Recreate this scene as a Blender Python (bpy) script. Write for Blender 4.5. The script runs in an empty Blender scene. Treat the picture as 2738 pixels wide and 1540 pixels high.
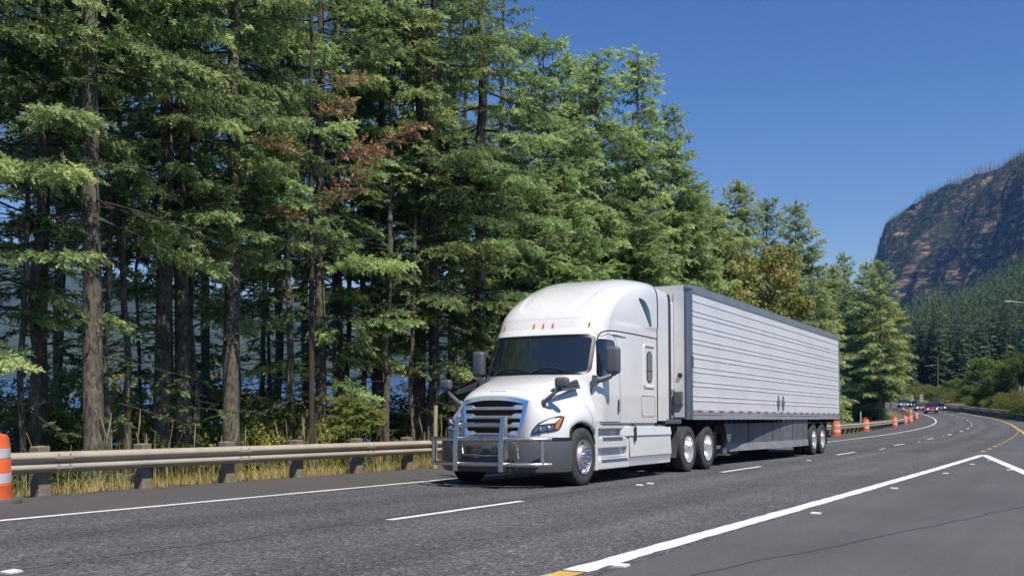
import bpy, bmesh, math, random
import numpy as np
from mathutils import Vector, Matrix
R = math.radians
scene = bpy.context.scene
COL = scene.collection

# ---------------------------------------------------------------- camera, sky, sun, exposure
F = 2720.0; VH = 985.0; ALPHA = 140.0 / 2720.0          # focal length and horizon in photo pixels, tilt of the road plane
TH = math.atan(1524.0 / 2720.0); SN, CS = math.sin(TH), math.cos(TH)
CAMZ = 1.12
cam_d = bpy.data.cameras.new("camera"); cam = bpy.data.objects.new("camera", cam_d); COL.objects.link(cam)
cam.location = (0, 0, CAMZ); cam.rotation_euler = (R(90), 0, TH)
cam_d.sensor_width = 36.0; cam_d.lens = 36.0 * F / 2738.0
cam_d.shift_y = (VH - 770.0) / 2738.0; cam_d.clip_start = 0.1; cam_d.clip_end = 30000
scene.camera = cam

SUNV = Vector((0.50, -0.27, 1.0)).normalized()          # direction towards the sun
SUN_EL = math.asin(SUNV.z); SUN_AZ = math.atan2(SUNV.x, SUNV.y)
world = bpy.data.worlds.new("World"); scene.world = world; world.use_nodes = True
wn = world.node_tree; bg = wn.nodes["Background"]
sky = wn.nodes.new("ShaderNodeTexSky"); sky.sky_type = 'NISHITA'; sky.sun_disc = False
sky.sun_elevation = SUN_EL; sky.sun_rotation = SUN_AZ; sky.altitude = 100; sky.air_density = 1.0
sky.dust_density = 0.0; sky.ozone_density = 3.0
shs = wn.nodes.new('ShaderNodeHueSaturation'); shs.inputs['Saturation'].default_value = 1.27; shs.inputs['Hue'].default_value = .514
wn.links.new(sky.outputs[0], shs.inputs['Color']); wn.links.new(shs.outputs[0], bg.inputs[0]); bg.inputs[1].default_value = 0.083
sun_d = bpy.data.lights.new("sun", 'SUN'); sun_d.energy = 4.8; sun_d.angle = R(0.53); sun_d.color = (1.0, 0.94, 0.85)
sun = bpy.data.objects.new("sun", sun_d); COL.objects.link(sun)
sun.rotation_euler = SUNV.to_track_quat('Z', 'Y').to_euler()
sun.location = (20, -20, 60)
scene.view_settings.view_transform = 'Standard'; scene.view_settings.look = 'None'
scene.view_settings.exposure = 0.42; scene.view_settings.gamma = 1.0
scene.render.engine = 'CYCLES'
cy = scene.cycles
cy.max_bounces = 8; cy.diffuse_bounces = 3; cy.glossy_bounces = 4; cy.transmission_bounces = 4
cy.transparent_max_bounces = 12; cy.volume_bounces = 0; cy.use_denoising = True
cy.caustics_reflective = False; cy.caustics_refractive = False

# ---------------------------------------------------------------- helpers
def tag(o, label=None, cat=None, group=None, kind=None):
    if label: o["label"] = label
    if cat: o["category"] = cat
    if group: o["group"] = group
    if kind: o["kind"] = kind
    return o

def empty(name, loc=(0, 0, 0), rz=0.0):
    o = bpy.data.objects.new(name, None); COL.objects.link(o)
    o.location = loc; o.rotation_euler = (0, 0, rz); o.empty_display_size = 0.3
    return o

def np_mesh(name, verts, faces, tint=None, smooth=False):
    """verts (N,3); faces (M,k) all the same k"""
    verts = np.asarray(verts, dtype=np.float32); faces = np.asarray(faces, dtype=np.int32)
    me = bpy.data.meshes.new(name); k = faces.shape[1]; M = len(faces)
    me.vertices.add(len(verts)); me.vertices.foreach_set("co", verts.ravel())
    me.loops.add(M * k); me.loops.foreach_set("vertex_index", faces.ravel())
    me.polygons.add(M); me.polygons.foreach_set("loop_start", np.arange(0, M * k, k, dtype=np.int32))
    me.polygons.foreach_set("loop_total", np.full(M, k, dtype=np.int32))
    if smooth: me.polygons.foreach_set("use_smooth", np.ones(M, dtype=bool))
    me.update(calc_edges=True)
    if tint is not None:
        a = me.attributes.new("tint", 'FLOAT', 'POINT'); a.data.foreach_set("value", np.asarray(tint, dtype=np.float32))
    return me

def link(name, me, mat=None, parent=None):
    o = bpy.data.objects.new(name, me); COL.objects.link(o)
    if mat is not None:
        me.materials.clear()
        for m in (mat if isinstance(mat, (list, tuple)) else [mat]): me.materials.append(m)
    if parent is not None: o.parent = parent
    return o

class MB:
    """collects shapes for one mesh"""
    def __init__(s): s.v = []; s.f = []; s.m = []; s.mi = 0
    def add(s, vs, fs):
        b = len(s.v); s.v += [tuple(v) for v in vs]
        for f in fs: s.f.append(tuple(i + b for i in f)); s.m.append(s.mi)
        return s
    def box(s, c, d, rz=0, ry=0, rx=0):
        M = Matrix.Rotation(rz, 3, 'Z') @ Matrix.Rotation(ry, 3, 'Y') @ Matrix.Rotation(rx, 3, 'X')
        vs = []
        for i in (-1, 1):
            for j in (-1, 1):
                for k in (-1, 1):
                    vs.append(Vector(c) + M @ Vector((i * d[0] / 2, j * d[1] / 2, k * d[2] / 2)))
        return s.add(vs, [(0, 1, 3, 2), (4, 6, 7, 5), (0, 4, 5, 1), (2, 3, 7, 6), (0, 2, 6, 4), (1, 5, 7, 3)])
    def tube(s, pts, r, n=10, cap=True, sq=None):
        pts = [Vector(p) for p in pts]; N = len(pts)
        rs = r if isinstance(r, (list, tuple)) else [r] * N
        b = []; up = None
        for i, p in enumerate(pts):
            t = (pts[min(i + 1, N - 1)] - pts[max(i - 1, 0)]).normalized()
            if up is None:
                up = Vector((0, 0, 1)) if abs(t.z) < .9 else Vector((0, 1, 0))
            a = t.cross(up).normalized(); u = a.cross(t).normalized(); up = u
            for k in range(n):
                an = 2 * math.pi * (k + .5) / n
                sc = 1.0 if sq is None else sq
                b.append(p + (a * math.cos(an) * sc + u * math.sin(an)) * rs[i])
        fs = []
        for i in range(N - 1):
            for k in range(n):
                fs.append((i * n + k, i * n + (k + 1) % n, (i + 1) * n + (k + 1) % n, (i + 1) * n + k))
        if cap: fs += [tuple(range(n))[::-1], tuple((N - 1) * n + k for k in range(n))]
        return s.add(b, fs)
    def lathe(s, prof, c=(0, 0, 0), axis='Z', n=32, close=False):
        """prof list of (r, h); revolve round axis through c"""
        vs = []
        for (r, h) in prof:
            for k in range(n):
                a = 2 * math.pi * k / n; x, y = r * math.cos(a), r * math.sin(a)
                p = (x, y, h) if axis == 'Z' else ((h, x, y) if axis == 'X' else (x, h, y))
                vs.append((p[0] + c[0], p[1] + c[1], p[2] + c[2]))
        fs = []
        L = len(prof)
        for i in range(L - 1 if not close else L):
            j = (i + 1) % L
            for k in range(n):
                fs.append((i * n + k, i * n + (k + 1) % n, j * n + (k + 1) % n, j * n + k))
        return s.add(vs, fs)
    def grid(s, G, flip=False):
        """G[j][i] points"""
        nj, ni = len(G), len(G[0]); vs = [p for row in G for p in row]; fs = []
        for j in range(nj - 1):
            for i in range(ni - 1):
                q = (j * ni + i, j * ni + i + 1, (j + 1) * ni + i + 1, (j + 1) * ni + i)
                fs.append(q[::-1] if flip else q)
        return s.add(vs, fs)
    def prism(s, poly, a0, a1, axis='X'):
        n = len(poly); vs = []
        for a in (a0, a1):
            for (p, q) in poly:
                vs.append((a, p, q) if axis == 'X' else ((p, a, q) if axis == 'Y' else (p, q, a)))
        fs = [tuple(range(n)), tuple(range(2 * n - 1, n - 1, -1))]
        for i in range(n): fs.append((i, n + i, n + (i + 1) % n, (i + 1) % n))
        return s.add(vs, fs)
    def build(s, name, mat, parent=None, smooth=None, bevel=0, sub=0):
        me = bpy.data.meshes.new(name); me.from_pydata(s.v, [], s.f); me.validate(); me.update()
        bm = bmesh.new(); bm.from_mesh(me); bmesh.ops.recalc_face_normals(bm, faces=bm.faces[:]); bm.to_mesh(me); bm.free()
        if isinstance(mat, (list, tuple)) and len(me.polygons) == len(s.m):
            for p, mi in zip(me.polygons, s.m): p.material_index = mi
        if smooth is not None:
            me.polygons.foreach_set("use_smooth", [True] * len(me.polygons))
            if smooth < 180 and hasattr(me, "set_sharp_from_angle"): me.set_sharp_from_angle(angle=R(smooth))
        o = link(name, me, mat, parent)
        if bevel:
            b = o.modifiers.new("bevel", 'BEVEL'); b.width = bevel; b.segments = 2; b.limit_method = 'ANGLE'; b.angle_limit = R(35)
        if sub:
            b = o.modifiers.new("subsurf", 'SUBSURF'); b.levels = sub; b.render_levels = sub
        return o

def smoothline(pts, n=8):
    """Catmull-Rom through the points"""
    P = [Vector(p) for p in pts]; P = [P[0] * 2 - P[1]] + P + [P[-1] * 2 - P[-2]]; out = []
    for i in range(1, len(P) - 2):
        for k in range(n):
            t = k / n; out.append((.5 * ((2 * P[i]) + (-P[i - 1] + P[i + 1]) * t + (2 * P[i - 1] - 5 * P[i] + 4 * P[i + 1] - P[i + 2]) * t * t + (-P[i - 1] + 3 * P[i] - 3 * P[i + 1] + P[i + 2]) * t ** 3))[:])
    out.append(P[-2][:]); return out

def copy_tree(o, parent=None):
    c = o.copy(); COL.objects.link(c); c.parent = parent
    for ch in list(o.children): copy_tree(ch, c)
    return c

# ---------------------------------------------------------------- materials
def newmat(name):
    m = bpy.data.materials.new(name); m.use_nodes = True; nt = m.node_tree
    return m, nt, nt.nodes["Principled BSDF"]

def pbr(name, col, rough=.5, metal=0.0, coat=0.0, spec=.5, var=0.0, vscale=3.0, bump=0.0, bscale=40.0, detail=6, dirt=None, dscale=2.0, damt=.5):
    m, nt, b = newmat(name); N, L = nt.nodes, nt.links
    b.inputs["Base Color"].default_value = (*col, 1); b.inputs["Roughness"].default_value = rough
    b.inputs["Metallic"].default_value = metal; b.inputs["Coat Weight"].default_value = coat; b.inputs["Coat Roughness"].default_value = .05
    b.inputs["Specular IOR Level"].default_value = spec
    tc = N.new("ShaderNodeTexCoord")
    if var or dirt:
        n1 = N.new("ShaderNodeTexNoise"); n1.inputs["Scale"].default_value = vscale; n1.inputs["Detail"].default_value = detail
        L.new(tc.outputs["Object"], n1.inputs["Vector"])
        mp = N.new("ShaderNodeMapRange"); mp.inputs["From Min"].default_value = .3; mp.inputs["From Max"].default_value = .7
        mp.inputs["To Min"].default_value = 1 - var; mp.inputs["To Max"].default_value = 1 + var
        L.new(n1.outputs["Fac"], mp.inputs["Value"])
        mul = N.new("ShaderNodeVectorMath"); mul.operation = 'SCALE'; mul.inputs[0].default_value = col
        L.new(mp.outputs[0], mul.inputs["Scale"]); out = mul.outputs[0]
        if dirt:
            n2 = N.new("ShaderNodeTexNoise"); n2.inputs["Scale"].default_value = dscale; n2.inputs["Detail"].default_value = 8; n2.inputs["Roughness"].default_value = .65
            L.new(tc.outputs["Object"], n2.inputs["Vector"])
            m2 = N.new("ShaderNodeMapRange"); m2.inputs["From Min"].default_value = .45; m2.inputs["From Max"].default_value = .75
            m2.inputs["To Max"].default_value = damt; L.new(n2.outputs["Fac"], m2.inputs["Value"])
            mx = N.new("ShaderNodeMix"); mx.data_type = 'RGBA'; L.new(m2.outputs[0], mx.inputs[0]); L.new(out, mx.inputs[6])
            mx.inputs[7].default_value = (*dirt, 1); out = mx.outputs[2]
        L.new(out, b.inputs["Base Color"])
    if bump:
        n3 = N.new("ShaderNodeTexNoise"); n3.inputs["Scale"].default_value = bscale; n3.inputs["Detail"].default_value = 5
        L.new(tc.outputs["Object"], n3.inputs["Vector"])
        bp = N.new("ShaderNodeBump"); bp.inputs["Strength"].default_value = bump; bp.inputs["Distance"].default_value = .02
        L.new(n3.outputs["Fac"], bp.inputs["Height"]); L.new(bp.outputs[0], b.inputs["Normal"])
    return m

def asphalt(name, col, grain=.35, gs=55.0, bump=.5, rough=.85, patch=.12, tint=(1, 1, 1), spark=.5, tracks=0):
    m, nt, b = newmat(name); N, L = nt.nodes, nt.links
    tc = N.new("ShaderNodeTexCoord")
    v = N.new("ShaderNodeTexVoronoi"); v.inputs["Scale"].default_value = gs; L.new(tc.outputs["Object"], v.inputs["Vector"])
    sep = N.new("ShaderNodeSeparateColor"); L.new(v.outputs["Color"], sep.inputs[0])
    r1 = N.new("ShaderNodeMapRange"); r1.inputs["To Min"].default_value = 1 - grain; r1.inputs["To Max"].default_value = 1 + grain
    L.new(sep.outputs[0], r1.inputs["Value"])
    sp = N.new("ShaderNodeMapRange"); sp.inputs["From Min"].default_value = .80; sp.inputs["From Max"].default_value = 1.0
    sp.inputs["To Max"].default_value = spark; L.new(sep.outputs[1], sp.inputs["Value"])
    ad = N.new("ShaderNodeMath"); ad.operation = 'ADD'; L.new(r1.outputs[0], ad.inputs[0]); L.new(sp.outputs[0], ad.inputs[1])
    ao = N.new("ShaderNodeAttribute"); ao.attribute_name = "off"; asn = N.new("ShaderNodeAttribute"); asn.attribute_name = "run"
    cmb = N.new("ShaderNodeCombineXYZ"); L.new(ao.outputs["Fac"], cmb.inputs[0]); L.new(asn.outputs["Fac"], cmb.inputs[1])
    mpg = N.new("ShaderNodeMapping"); mpg.inputs["Scale"].default_value = (1.3, .05, 1.0); L.new(cmb.outputs[0], mpg.inputs["Vector"])
    n2 = N.new("ShaderNodeTexNoise"); n2.inputs["Scale"].default_value = 1.1; n2.inputs["Detail"].default_value = 5; n2.inputs["Roughness"].default_value = .55
    L.new(mpg.outputs[0], n2.inputs["Vector"])
    r2 = N.new("ShaderNodeMapRange"); r2.inputs["From Min"].default_value = .3; r2.inputs["From Max"].default_value = .7
    r2.inputs["To Min"].default_value = 1 - patch; r2.inputs["To Max"].default_value = 1 + patch; L.new(n2.outputs["Fac"], r2.inputs["Value"])
    n4 = N.new("ShaderNodeTexNoise"); n4.inputs["Scale"].default_value = .35; n4.inputs["Detail"].default_value = 6; n4.inputs["Roughness"].default_value = .6
    L.new(tc.outputs["Object"], n4.inputs["Vector"])
    r4 = N.new("ShaderNodeMapRange"); r4.inputs["From Min"].default_value = .3; r4.inputs["From Max"].default_value = .7
    r4.inputs["To Min"].default_value = 1 - patch; r4.inputs["To Max"].default_value = 1 + patch; L.new(n4.outputs["Fac"], r4.inputs["Value"])
    m1 = N.new("ShaderNodeMath"); m1.operation = 'MULTIPLY'; L.new(ad.outputs[0], m1.inputs[0]); L.new(r2.outputs[0], m1.inputs[1])
    m2 = N.new("ShaderNodeMath"); m2.operation = 'MULTIPLY'; L.new(m1.outputs[0], m2.inputs[0]); L.new(r4.outputs[0], m2.inputs[1])
    if tracks:
        w1 = N.new("ShaderNodeMath"); w1.operation = 'MULTIPLY_ADD'; L.new(ao.outputs["Fac"], w1.inputs[0]); w1.inputs[1].default_value = 2 * math.pi / 1.86; w1.inputs[2].default_value = 8.74 * 2 * math.pi / 1.86
        w2 = N.new("ShaderNodeMath"); w2.operation = 'COSINE'; L.new(w1.outputs[0], w2.inputs[0])
        w3 = N.new("ShaderNodeMath"); w3.operation = 'MULTIPLY_ADD'; L.new(w2.outputs[0], w3.inputs[0]); w3.inputs[1].default_value = -tracks; w3.inputs[2].default_value = 1.0
        w4 = N.new("ShaderNodeMath"); w4.operation = 'MULTIPLY'; L.new(w3.outputs[0], w4.inputs[0]); L.new(m2.outputs[0], w4.inputs[1]); m2 = w4
    vm = N.new("ShaderNodeVectorMath"); vm.operation = 'SCALE'; vm.inputs[0].default_value = tuple(col * t for t in tint)
    L.new(m2.outputs[0], vm.inputs["Scale"]); L.new(vm.outputs[0], b.inputs["Base Color"])
    b.inputs["Roughness"].default_value = rough; b.inputs["Specular IOR Level"].default_value = .35
    bp = N.new("ShaderNodeBump"); bp.inputs["Strength"].default_value = bump; bp.inputs["Distance"].default_value = .012
    L.new(v.outputs["Distance"], bp.inputs["Height"]); L.new(bp.outputs[0], b.inputs["Normal"])
    return m

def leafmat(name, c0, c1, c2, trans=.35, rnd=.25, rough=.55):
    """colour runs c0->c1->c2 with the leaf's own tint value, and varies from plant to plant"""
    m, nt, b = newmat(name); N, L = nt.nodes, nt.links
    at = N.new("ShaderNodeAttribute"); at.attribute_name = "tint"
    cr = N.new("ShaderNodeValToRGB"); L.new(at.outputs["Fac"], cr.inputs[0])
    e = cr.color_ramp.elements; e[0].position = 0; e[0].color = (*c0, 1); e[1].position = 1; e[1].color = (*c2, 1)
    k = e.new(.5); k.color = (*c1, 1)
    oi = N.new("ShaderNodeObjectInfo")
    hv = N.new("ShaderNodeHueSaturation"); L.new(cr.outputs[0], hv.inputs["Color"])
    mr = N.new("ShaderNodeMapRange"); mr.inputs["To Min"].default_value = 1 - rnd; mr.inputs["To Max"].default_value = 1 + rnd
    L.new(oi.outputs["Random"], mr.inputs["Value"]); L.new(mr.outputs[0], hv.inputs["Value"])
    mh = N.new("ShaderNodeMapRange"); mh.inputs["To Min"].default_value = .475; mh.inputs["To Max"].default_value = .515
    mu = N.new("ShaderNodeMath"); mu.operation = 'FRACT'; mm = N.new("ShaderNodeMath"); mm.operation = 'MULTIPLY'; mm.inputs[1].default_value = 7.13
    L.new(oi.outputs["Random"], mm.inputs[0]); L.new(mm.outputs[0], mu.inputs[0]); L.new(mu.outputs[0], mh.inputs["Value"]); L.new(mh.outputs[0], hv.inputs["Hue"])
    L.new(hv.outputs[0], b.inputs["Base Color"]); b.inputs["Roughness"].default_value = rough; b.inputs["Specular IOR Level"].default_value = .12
    if trans > 0:
        tr = N.new("ShaderNodeBsdfTranslucent"); L.new(hv.outputs[0], tr.inputs["Color"])
        ms = N.new("ShaderNodeMixShader"); ms.inputs[0].default_value = trans
        L.new(b.outputs[0], ms.inputs[1]); L.new(tr.outputs[0], ms.inputs[2])
        L.new(ms.outputs[0], N["Material Output"].inputs[0])
    return m

M = {}
M['asphalt'] = asphalt('asphalt_lane', .074, grain=.55, gs=40, bump=1.0, tint=(1.02, 1.0, 1.0), spark=1.5, patch=.17, tracks=.09)
M['shoulder'] = asphalt('asphalt_shoulder', .072, grain=.18, gs=110, bump=.2, tint=(1.08, 1.0, .96), spark=.25, patch=.06)
M['limb'] = pbr('dark_limb', (.055, .045, .034), .95)
M['gore'] = asphalt('asphalt_gore', .083, grain=.15, gs=100, bump=.2, tint=(1.02, 1.0, 1.0), spark=.3, patch=.13)
M['line'] = pbr('road_paint_white', (.72, .72, .70), .6, var=.10, vscale=18, dirt=(.30, .30, .30), dscale=26, damt=.45)
M['yline'] = pbr('road_paint_yellow', (.58, .38, .09), .6, var=.15, vscale=5)
M['tar'] = pbr('crack_seal', (.035, .035, .037), .6)
M['white'] = pbr('white_paint', (.68, .67, .65), .28, coat=.8, var=.03, vscale=1.5, dirt=(.45, .43, .39), dscale=2.2, damt=.10)
M['whitelow'] = pbr('white_paint_dusty', (.62, .60, .57), .38, coat=.35, var=.04, vscale=2, dirt=(.36, .33, .28), dscale=2.4, damt=.35)
M['crease'] = pbr('paint_crease', (.50, .50, .49), .4)
M['seam'] = pbr('seam_black', (.02, .02, .022), .6)
M['rubber'] = pbr('tyre_rubber', (.045, .044, .044), .82, var=.15, vscale=6, bump=.15, bscale=90)
M['plastic'] = pbr('dark_plastic', (.085, .09, .10), .45, var=.10, vscale=2, bump=.05, bscale=200)
M['black'] = pbr('black_plastic', (.03, .032, .036), .4)
M['blackmat'] = pbr('black_matte', (.016, .016, .018), .8)
M['chrome'] = pbr('chrome', (.72, .74, .78), .10, metal=1.0)
M['barchrome'] = pbr('bar_chrome', (.80, .81, .84), .28, metal=.85)
M['steel'] = pbr('brushed_steel', (.58, .55, .50), .33, metal=1.0, var=.10, vscale=8)
M['alu'] = pbr('polished_rim', (.78, .78, .79), .30, metal=.75, var=.05, vscale=7)
M['galv'] = pbr('galvanised_steel', (.45, .39, .295), .55, metal=.2, var=.12, vscale=1.7, dirt=(.22, .20, .16), dscale=1.1, damt=.35)
M['wood'] = pbr('weathered_timber', (.225, .19, .135), .9, var=.25, vscale=6, bump=.5, bscale=30)
M['amber'] = pbr('amber_lens', (.50, .15, .03), .25, coat=.5)
M['redlens'] = pbr('red_lens', (.45, .02, .02), .3)
M['red_tape'] = pbr('red_reflector', (.38, .045, .045), .4)
M['white_tape'] = pbr('silver_reflector', (.50, .50, .52), .4)
M['glass'] = pbr('dark_glass', (.012, .016, .018), .03, spec=.9, coat=1.0)
M['frit'] = pbr('glass_border', (.008, .008, .010), .25)
M['trailer'] = pbr('trailer_aluminium', (.73, .73, .735), .42, metal=.2, var=.04, vscale=.8, dirt=(.40, .40, .40), dscale=1.2, damt=.18)
M['rail'] = pbr('trailer_rail', (.36, .37, .39), .38, metal=.75, var=.08, vscale=2)
M['skirt'] = pbr('grey_skirt', (.105, .11, .122), .5, var=.08, vscale=2, dirt=(.25, .24, .22), dscale=2, damt=.4)
M['skirtlow'] = pbr('rubber_skirt', (.23, .235, .245), .5, var=.12, vscale=2.5)
M['orange'] = pbr('orange_plastic', (.68, .115, .025), .5, var=.12, vscale=4, dirt=(.42, .16, .09), dscale=5, damt=.5)
M['reflect'] = pbr('reflective_sheeting', (.62, .62, .64), .35, var=.08, vscale=6, dirt=(.42, .36, .30), dscale=7, damt=.4)
M['lens'] = pbr('lamp_lens', (.16, .18, .21), .08, coat=1.0, metal=.5)
M['lightbar'] = pbr('lamp_bar', (.75, .76, .76), .2, coat=.5)
M['railpale'] = pbr('trailer_rail_pale', (.36, .37, .385), .45, metal=.3, var=.06, vscale=2)
M['postmetal'] = pbr('corner_post_metal', (.24, .25, .27), .3, metal=.8, var=.1, vscale=3)
M['base'] = pbr('recycled_rubber', (.075, .072, .068), .85, var=.2, vscale=6)
M['signback'] = pbr('sign_back', (.26, .245, .20), .6, metal=.2, var=.08)
M['sign'] = pbr('sign_white', (.62, .64, .66), .5)
M['signink'] = pbr('sign_black', (.06, .06, .07), .5)
M['concrete'] = pbr('weathered_concrete', (.115, .11, .105), .9, var=.25, vscale=.8, dirt=(.05, .05, .05), dscale=.5, damt=.6)
def barkmat():
    m, nt, b = newmat('bark'); N, L = nt.nodes, nt.links
    tc = N.new("ShaderNodeTexCoord"); mp = N.new("ShaderNodeMapping"); mp.inputs["Scale"].default_value = (1, 1, .4); L.new(tc.outputs["Object"], mp.inputs[0])
    n = N.new("ShaderNodeTexNoise"); n.inputs["Scale"].default_value = 16; n.inputs["Detail"].default_value = 8; n.inputs["Roughness"].default_value = .7; L.new(mp.outputs[0], n.inputs["Vector"])
    cr = N.new("ShaderNodeValToRGB"); e = cr.color_ramp.elements; e[0].position = .35; e[0].color = (.035, .028, .020, 1); e[1].position = .68; e[1].color = (.235, .205, .150, 1)
    L.new(n.outputs["Fac"], cr.inputs[0])
    n2 = N.new("ShaderNodeTexNoise"); n2.inputs["Scale"].default_value = 1.3; n2.inputs["Detail"].default_value = 4; L.new(tc.outputs["Object"], n2.inputs["Vector"])
    mr = N.new("ShaderNodeMapRange"); mr.inputs["From Min"].default_value = .35; mr.inputs["From Max"].default_value = .7; mr.inputs["To Min"].default_value = .6; mr.inputs["To Max"].default_value = 1.25; L.new(n2.outputs["Fac"], mr.inputs["Value"])
    sc = N.new("ShaderNodeVectorMath"); sc.operation = 'SCALE'; L.new(cr.outputs[0], sc.inputs[0]); L.new(mr.outputs[0], sc.inputs["Scale"])
    L.new(sc.outputs[0], b.inputs["Base Color"]); b.inputs["Roughness"].default_value = .95
    bp = N.new("ShaderNodeBump"); bp.inputs["Strength"].default_value = .9; bp.inputs["Distance"].default_value = .03; L.new(n.outputs["Fac"], bp.inputs["Height"]); L.new(bp.outputs[0], b.inputs["Normal"])
    return m
M['bark'] = barkmat()
M['sapling'] = leafmat('sapling_needles', (.12, .19, .05), (.27, .38, .10), (.42, .52, .17), trans=.45)
M['deadwood'] = pbr('dead_wood', (.22, .19, .155), .9, var=.2, vscale=8)
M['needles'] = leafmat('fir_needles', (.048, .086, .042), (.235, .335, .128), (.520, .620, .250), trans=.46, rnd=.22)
M['needles_far'] = leafmat('fir_needles_far', (.030, .062, .032), (.072, .120, .052), (.15, .20, .08), trans=.15, rnd=.3)
M['brown'] = leafmat('dead_needles', (.13, .085, .045), (.33, .215, .105), (.54, .36, .18), trans=.25)
M['leaves'] = leafmat('broad_leaves', (.09, .13, .03), (.24, .26, .06), (.46, .42, .12), trans=.45)
M['leaves_rust'] = leafmat('rusty_leaves', (.12, .16, .05), (.31, .32, .10), (.58, .46, .20), trans=.4)
M['leaves_green'] = leafmat('bush_leaves', (.05, .085, .022), (.14, .20, .045), (.28, .33, .09), trans=.4)
M['grass'] = leafmat('dry_grass', (.14, .20, .04), (.50, .38, .15), (.74, .60, .30), trans=.3, rnd=.1)
M['snag'] = pbr('burnt_trunk', (.26, .24, .23), .95)

# ---------------------------------------------------------------- the road surface
P_S0, P_S1, P_K, P_GS, P_GE, P_GF = 5.88697506, 111.776348, 1.45265552e-03, 13.8188452, 273.162918, -0.0112950457
CROSS = ALPHA * SN
_S = np.arange(0, 900, 1.0)
_k = np.clip((_S - P_S0) / (P_S1 - P_S0), 0, 1) * P_K
_psi = np.cumsum(_k)
_x = -np.cumsum(np.sin(_psi)); _y = np.cumsum(np.cos(_psi))
_g = -ALPHA * CS + (P_GF + ALPHA * CS) * np.clip((_S - P_GS) / (P_GE - P_GS), 0, 1)
_z = np.cumsum(_g)
_x -= _x[0]; _y -= _y[0]; _z -= _z[0]
def surf(s, o):
    s = np.asarray(s, float); o = np.asarray(o, float)
    x = np.interp(s, _S, _x); y = np.where(s < 0, s, np.interp(s, _S, _y)); z = np.where(s < 0, -ALPHA * CS * s, np.interp(s, _S, _z))
    p = np.interp(s, _S, _psi)
    return np.stack([x + o * np.cos(p), y + o * np.sin(p), z + CROSS * o], -1)
def heading(s): return float(np.interp(s, _S, _psi))
def to_px(p):
    x, y, z = p; Xc = x * CS + y * SN; Z = -x * SN + y * CS
    return 1369 + F * Xc / Z, VH - F * (z - CAMZ) / Z
_gs, _go = np.meshgrid(np.concatenate([np.arange(2, 60, .25), np.arange(60, 330, .5)]), np.arange(-16, 4, .1), indexing='ij')
_gp = surf(_gs, _go); _gX = _gp[..., 0] * CS + _gp[..., 1] * SN; _gZ = -_gp[..., 0] * SN + _gp[..., 1] * CS
_gu = 1369 + F * _gX / _gZ; _gv = VH - F * (_gp[..., 2] - CAMZ) / _gZ
def so_from_px(u, v, lo=0, hi=330):
    d = (_gu - u) ** 2 + (_gv - v) ** 2 * 4; d = np.where((_gs < lo) | (_gs > hi), 1e9, d)
    i = np.unravel_index(np.argmin(d), d.shape)
    return float(_gs[i]), float(_go[i])
def strip(name, ss, oa, ob, mat, dz=0.0, n=1, parent=None):
    ss = np.asarray(ss, float); oa = np.broadcast_to(oa, ss.shape); ob = np.broadcast_to(ob, ss.shape)
    rows = []
    for k in range(n + 1):
        q = surf(ss, oa + (ob - oa) * k / n); q[:, 2] += dz; rows.append(q)
    V = np.concatenate(rows); L_ = len(ss); fs = []
    for k in range(n):
        for i in range(L_ - 1): fs.append((k * L_ + i, (k + 1) * L_ + i, (k + 1) * L_ + i + 1, k * L_ + i + 1))
    me = np_mesh(name, V, fs); a = me.attributes.new("off", 'FLOAT', 'POINT'); a.data.foreach_set('value', np.concatenate([oa + (ob - oa) * k / n for k in range(n + 1)]).astype(np.float32))
    a = me.attributes.new("run", 'FLOAT', 'POINT'); a.data.foreach_set('value', np.tile(ss, n + 1).astype(np.float32)); return link(name, me, mat, parent)
def frame_at(s0, s1, o):
    """matrix of a vehicle standing on the road with axles at s0 (front) and s1; local +y points away from the camera"""
    a = Vector(surf(s0, o)); b = Vector(surf(s1, o)); c = Vector(surf((s0 + s1) / 2, o + 1)); m_ = (a + b) / 2
    y = (b - a).normalized(); x = (c - m_); x = (x - y * x.dot(y)).normalized(); z = x.cross(y)
    return Matrix(((x.x, y.x, z.x, a.x), (x.y, y.y, z.y, a.y), (x.z, y.z, z.z, a.z), (0, 0, 0, 1)))
# ---------------------------------------------------------------- road, shoulders, markings
SS = np.concatenate([np.arange(-30, 60, 1.0), np.arange(60, 560, 2.0)])
def rag(ss, a, seed, f=2.2):
    r = np.random.default_rng(seed); x = np.arange(-40, 600, 1 / f); y = r.normal(size=len(x)) * a
    return np.interp(ss, x, y)
tag(strip('road', SS, -10.95, -3.05, M['asphalt'], n=16), kind='structure')
SE = np.concatenate([np.arange(-30, 60, .25), np.arange(60, 560, 2.0)])
tag(strip('left_shoulder', SE, -13.62 + rag(SE, .06, 3), -10.95, M['shoulder'], n=2), kind='structure')
# right-hand pavement: its outer edge follows the barrier
bar_px = [(2524.7, 1096), (2575, 1102.5), (2629, 1111), (2680, 1118.5), (2738, 1126)]
bs = []; 
for (u, v) in bar_px: bs.append(so_from_px(u, v, 60, 328))
bs = sorted(bs)
BS = [b[0] for b in bs]; BO = [b[1] for b in bs]
slope = (BO[1] - BO[0]) / max(BS[1] - BS[0], 1)
def bar_off(s):
    s = np.asarray(s, float); o = np.interp(s, BS, BO)
    return np.where(s < BS[0], BO[0] + np.minimum((BS[0] - s) * .085, 9.0), o)
print("barrier", list(zip(BS, BO)))
tag(strip('gore_pavement', SS, -3.05, np.maximum(bar_off(SS) + .5, -2.6), M['gore'], n=6), kind='structure')

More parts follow.
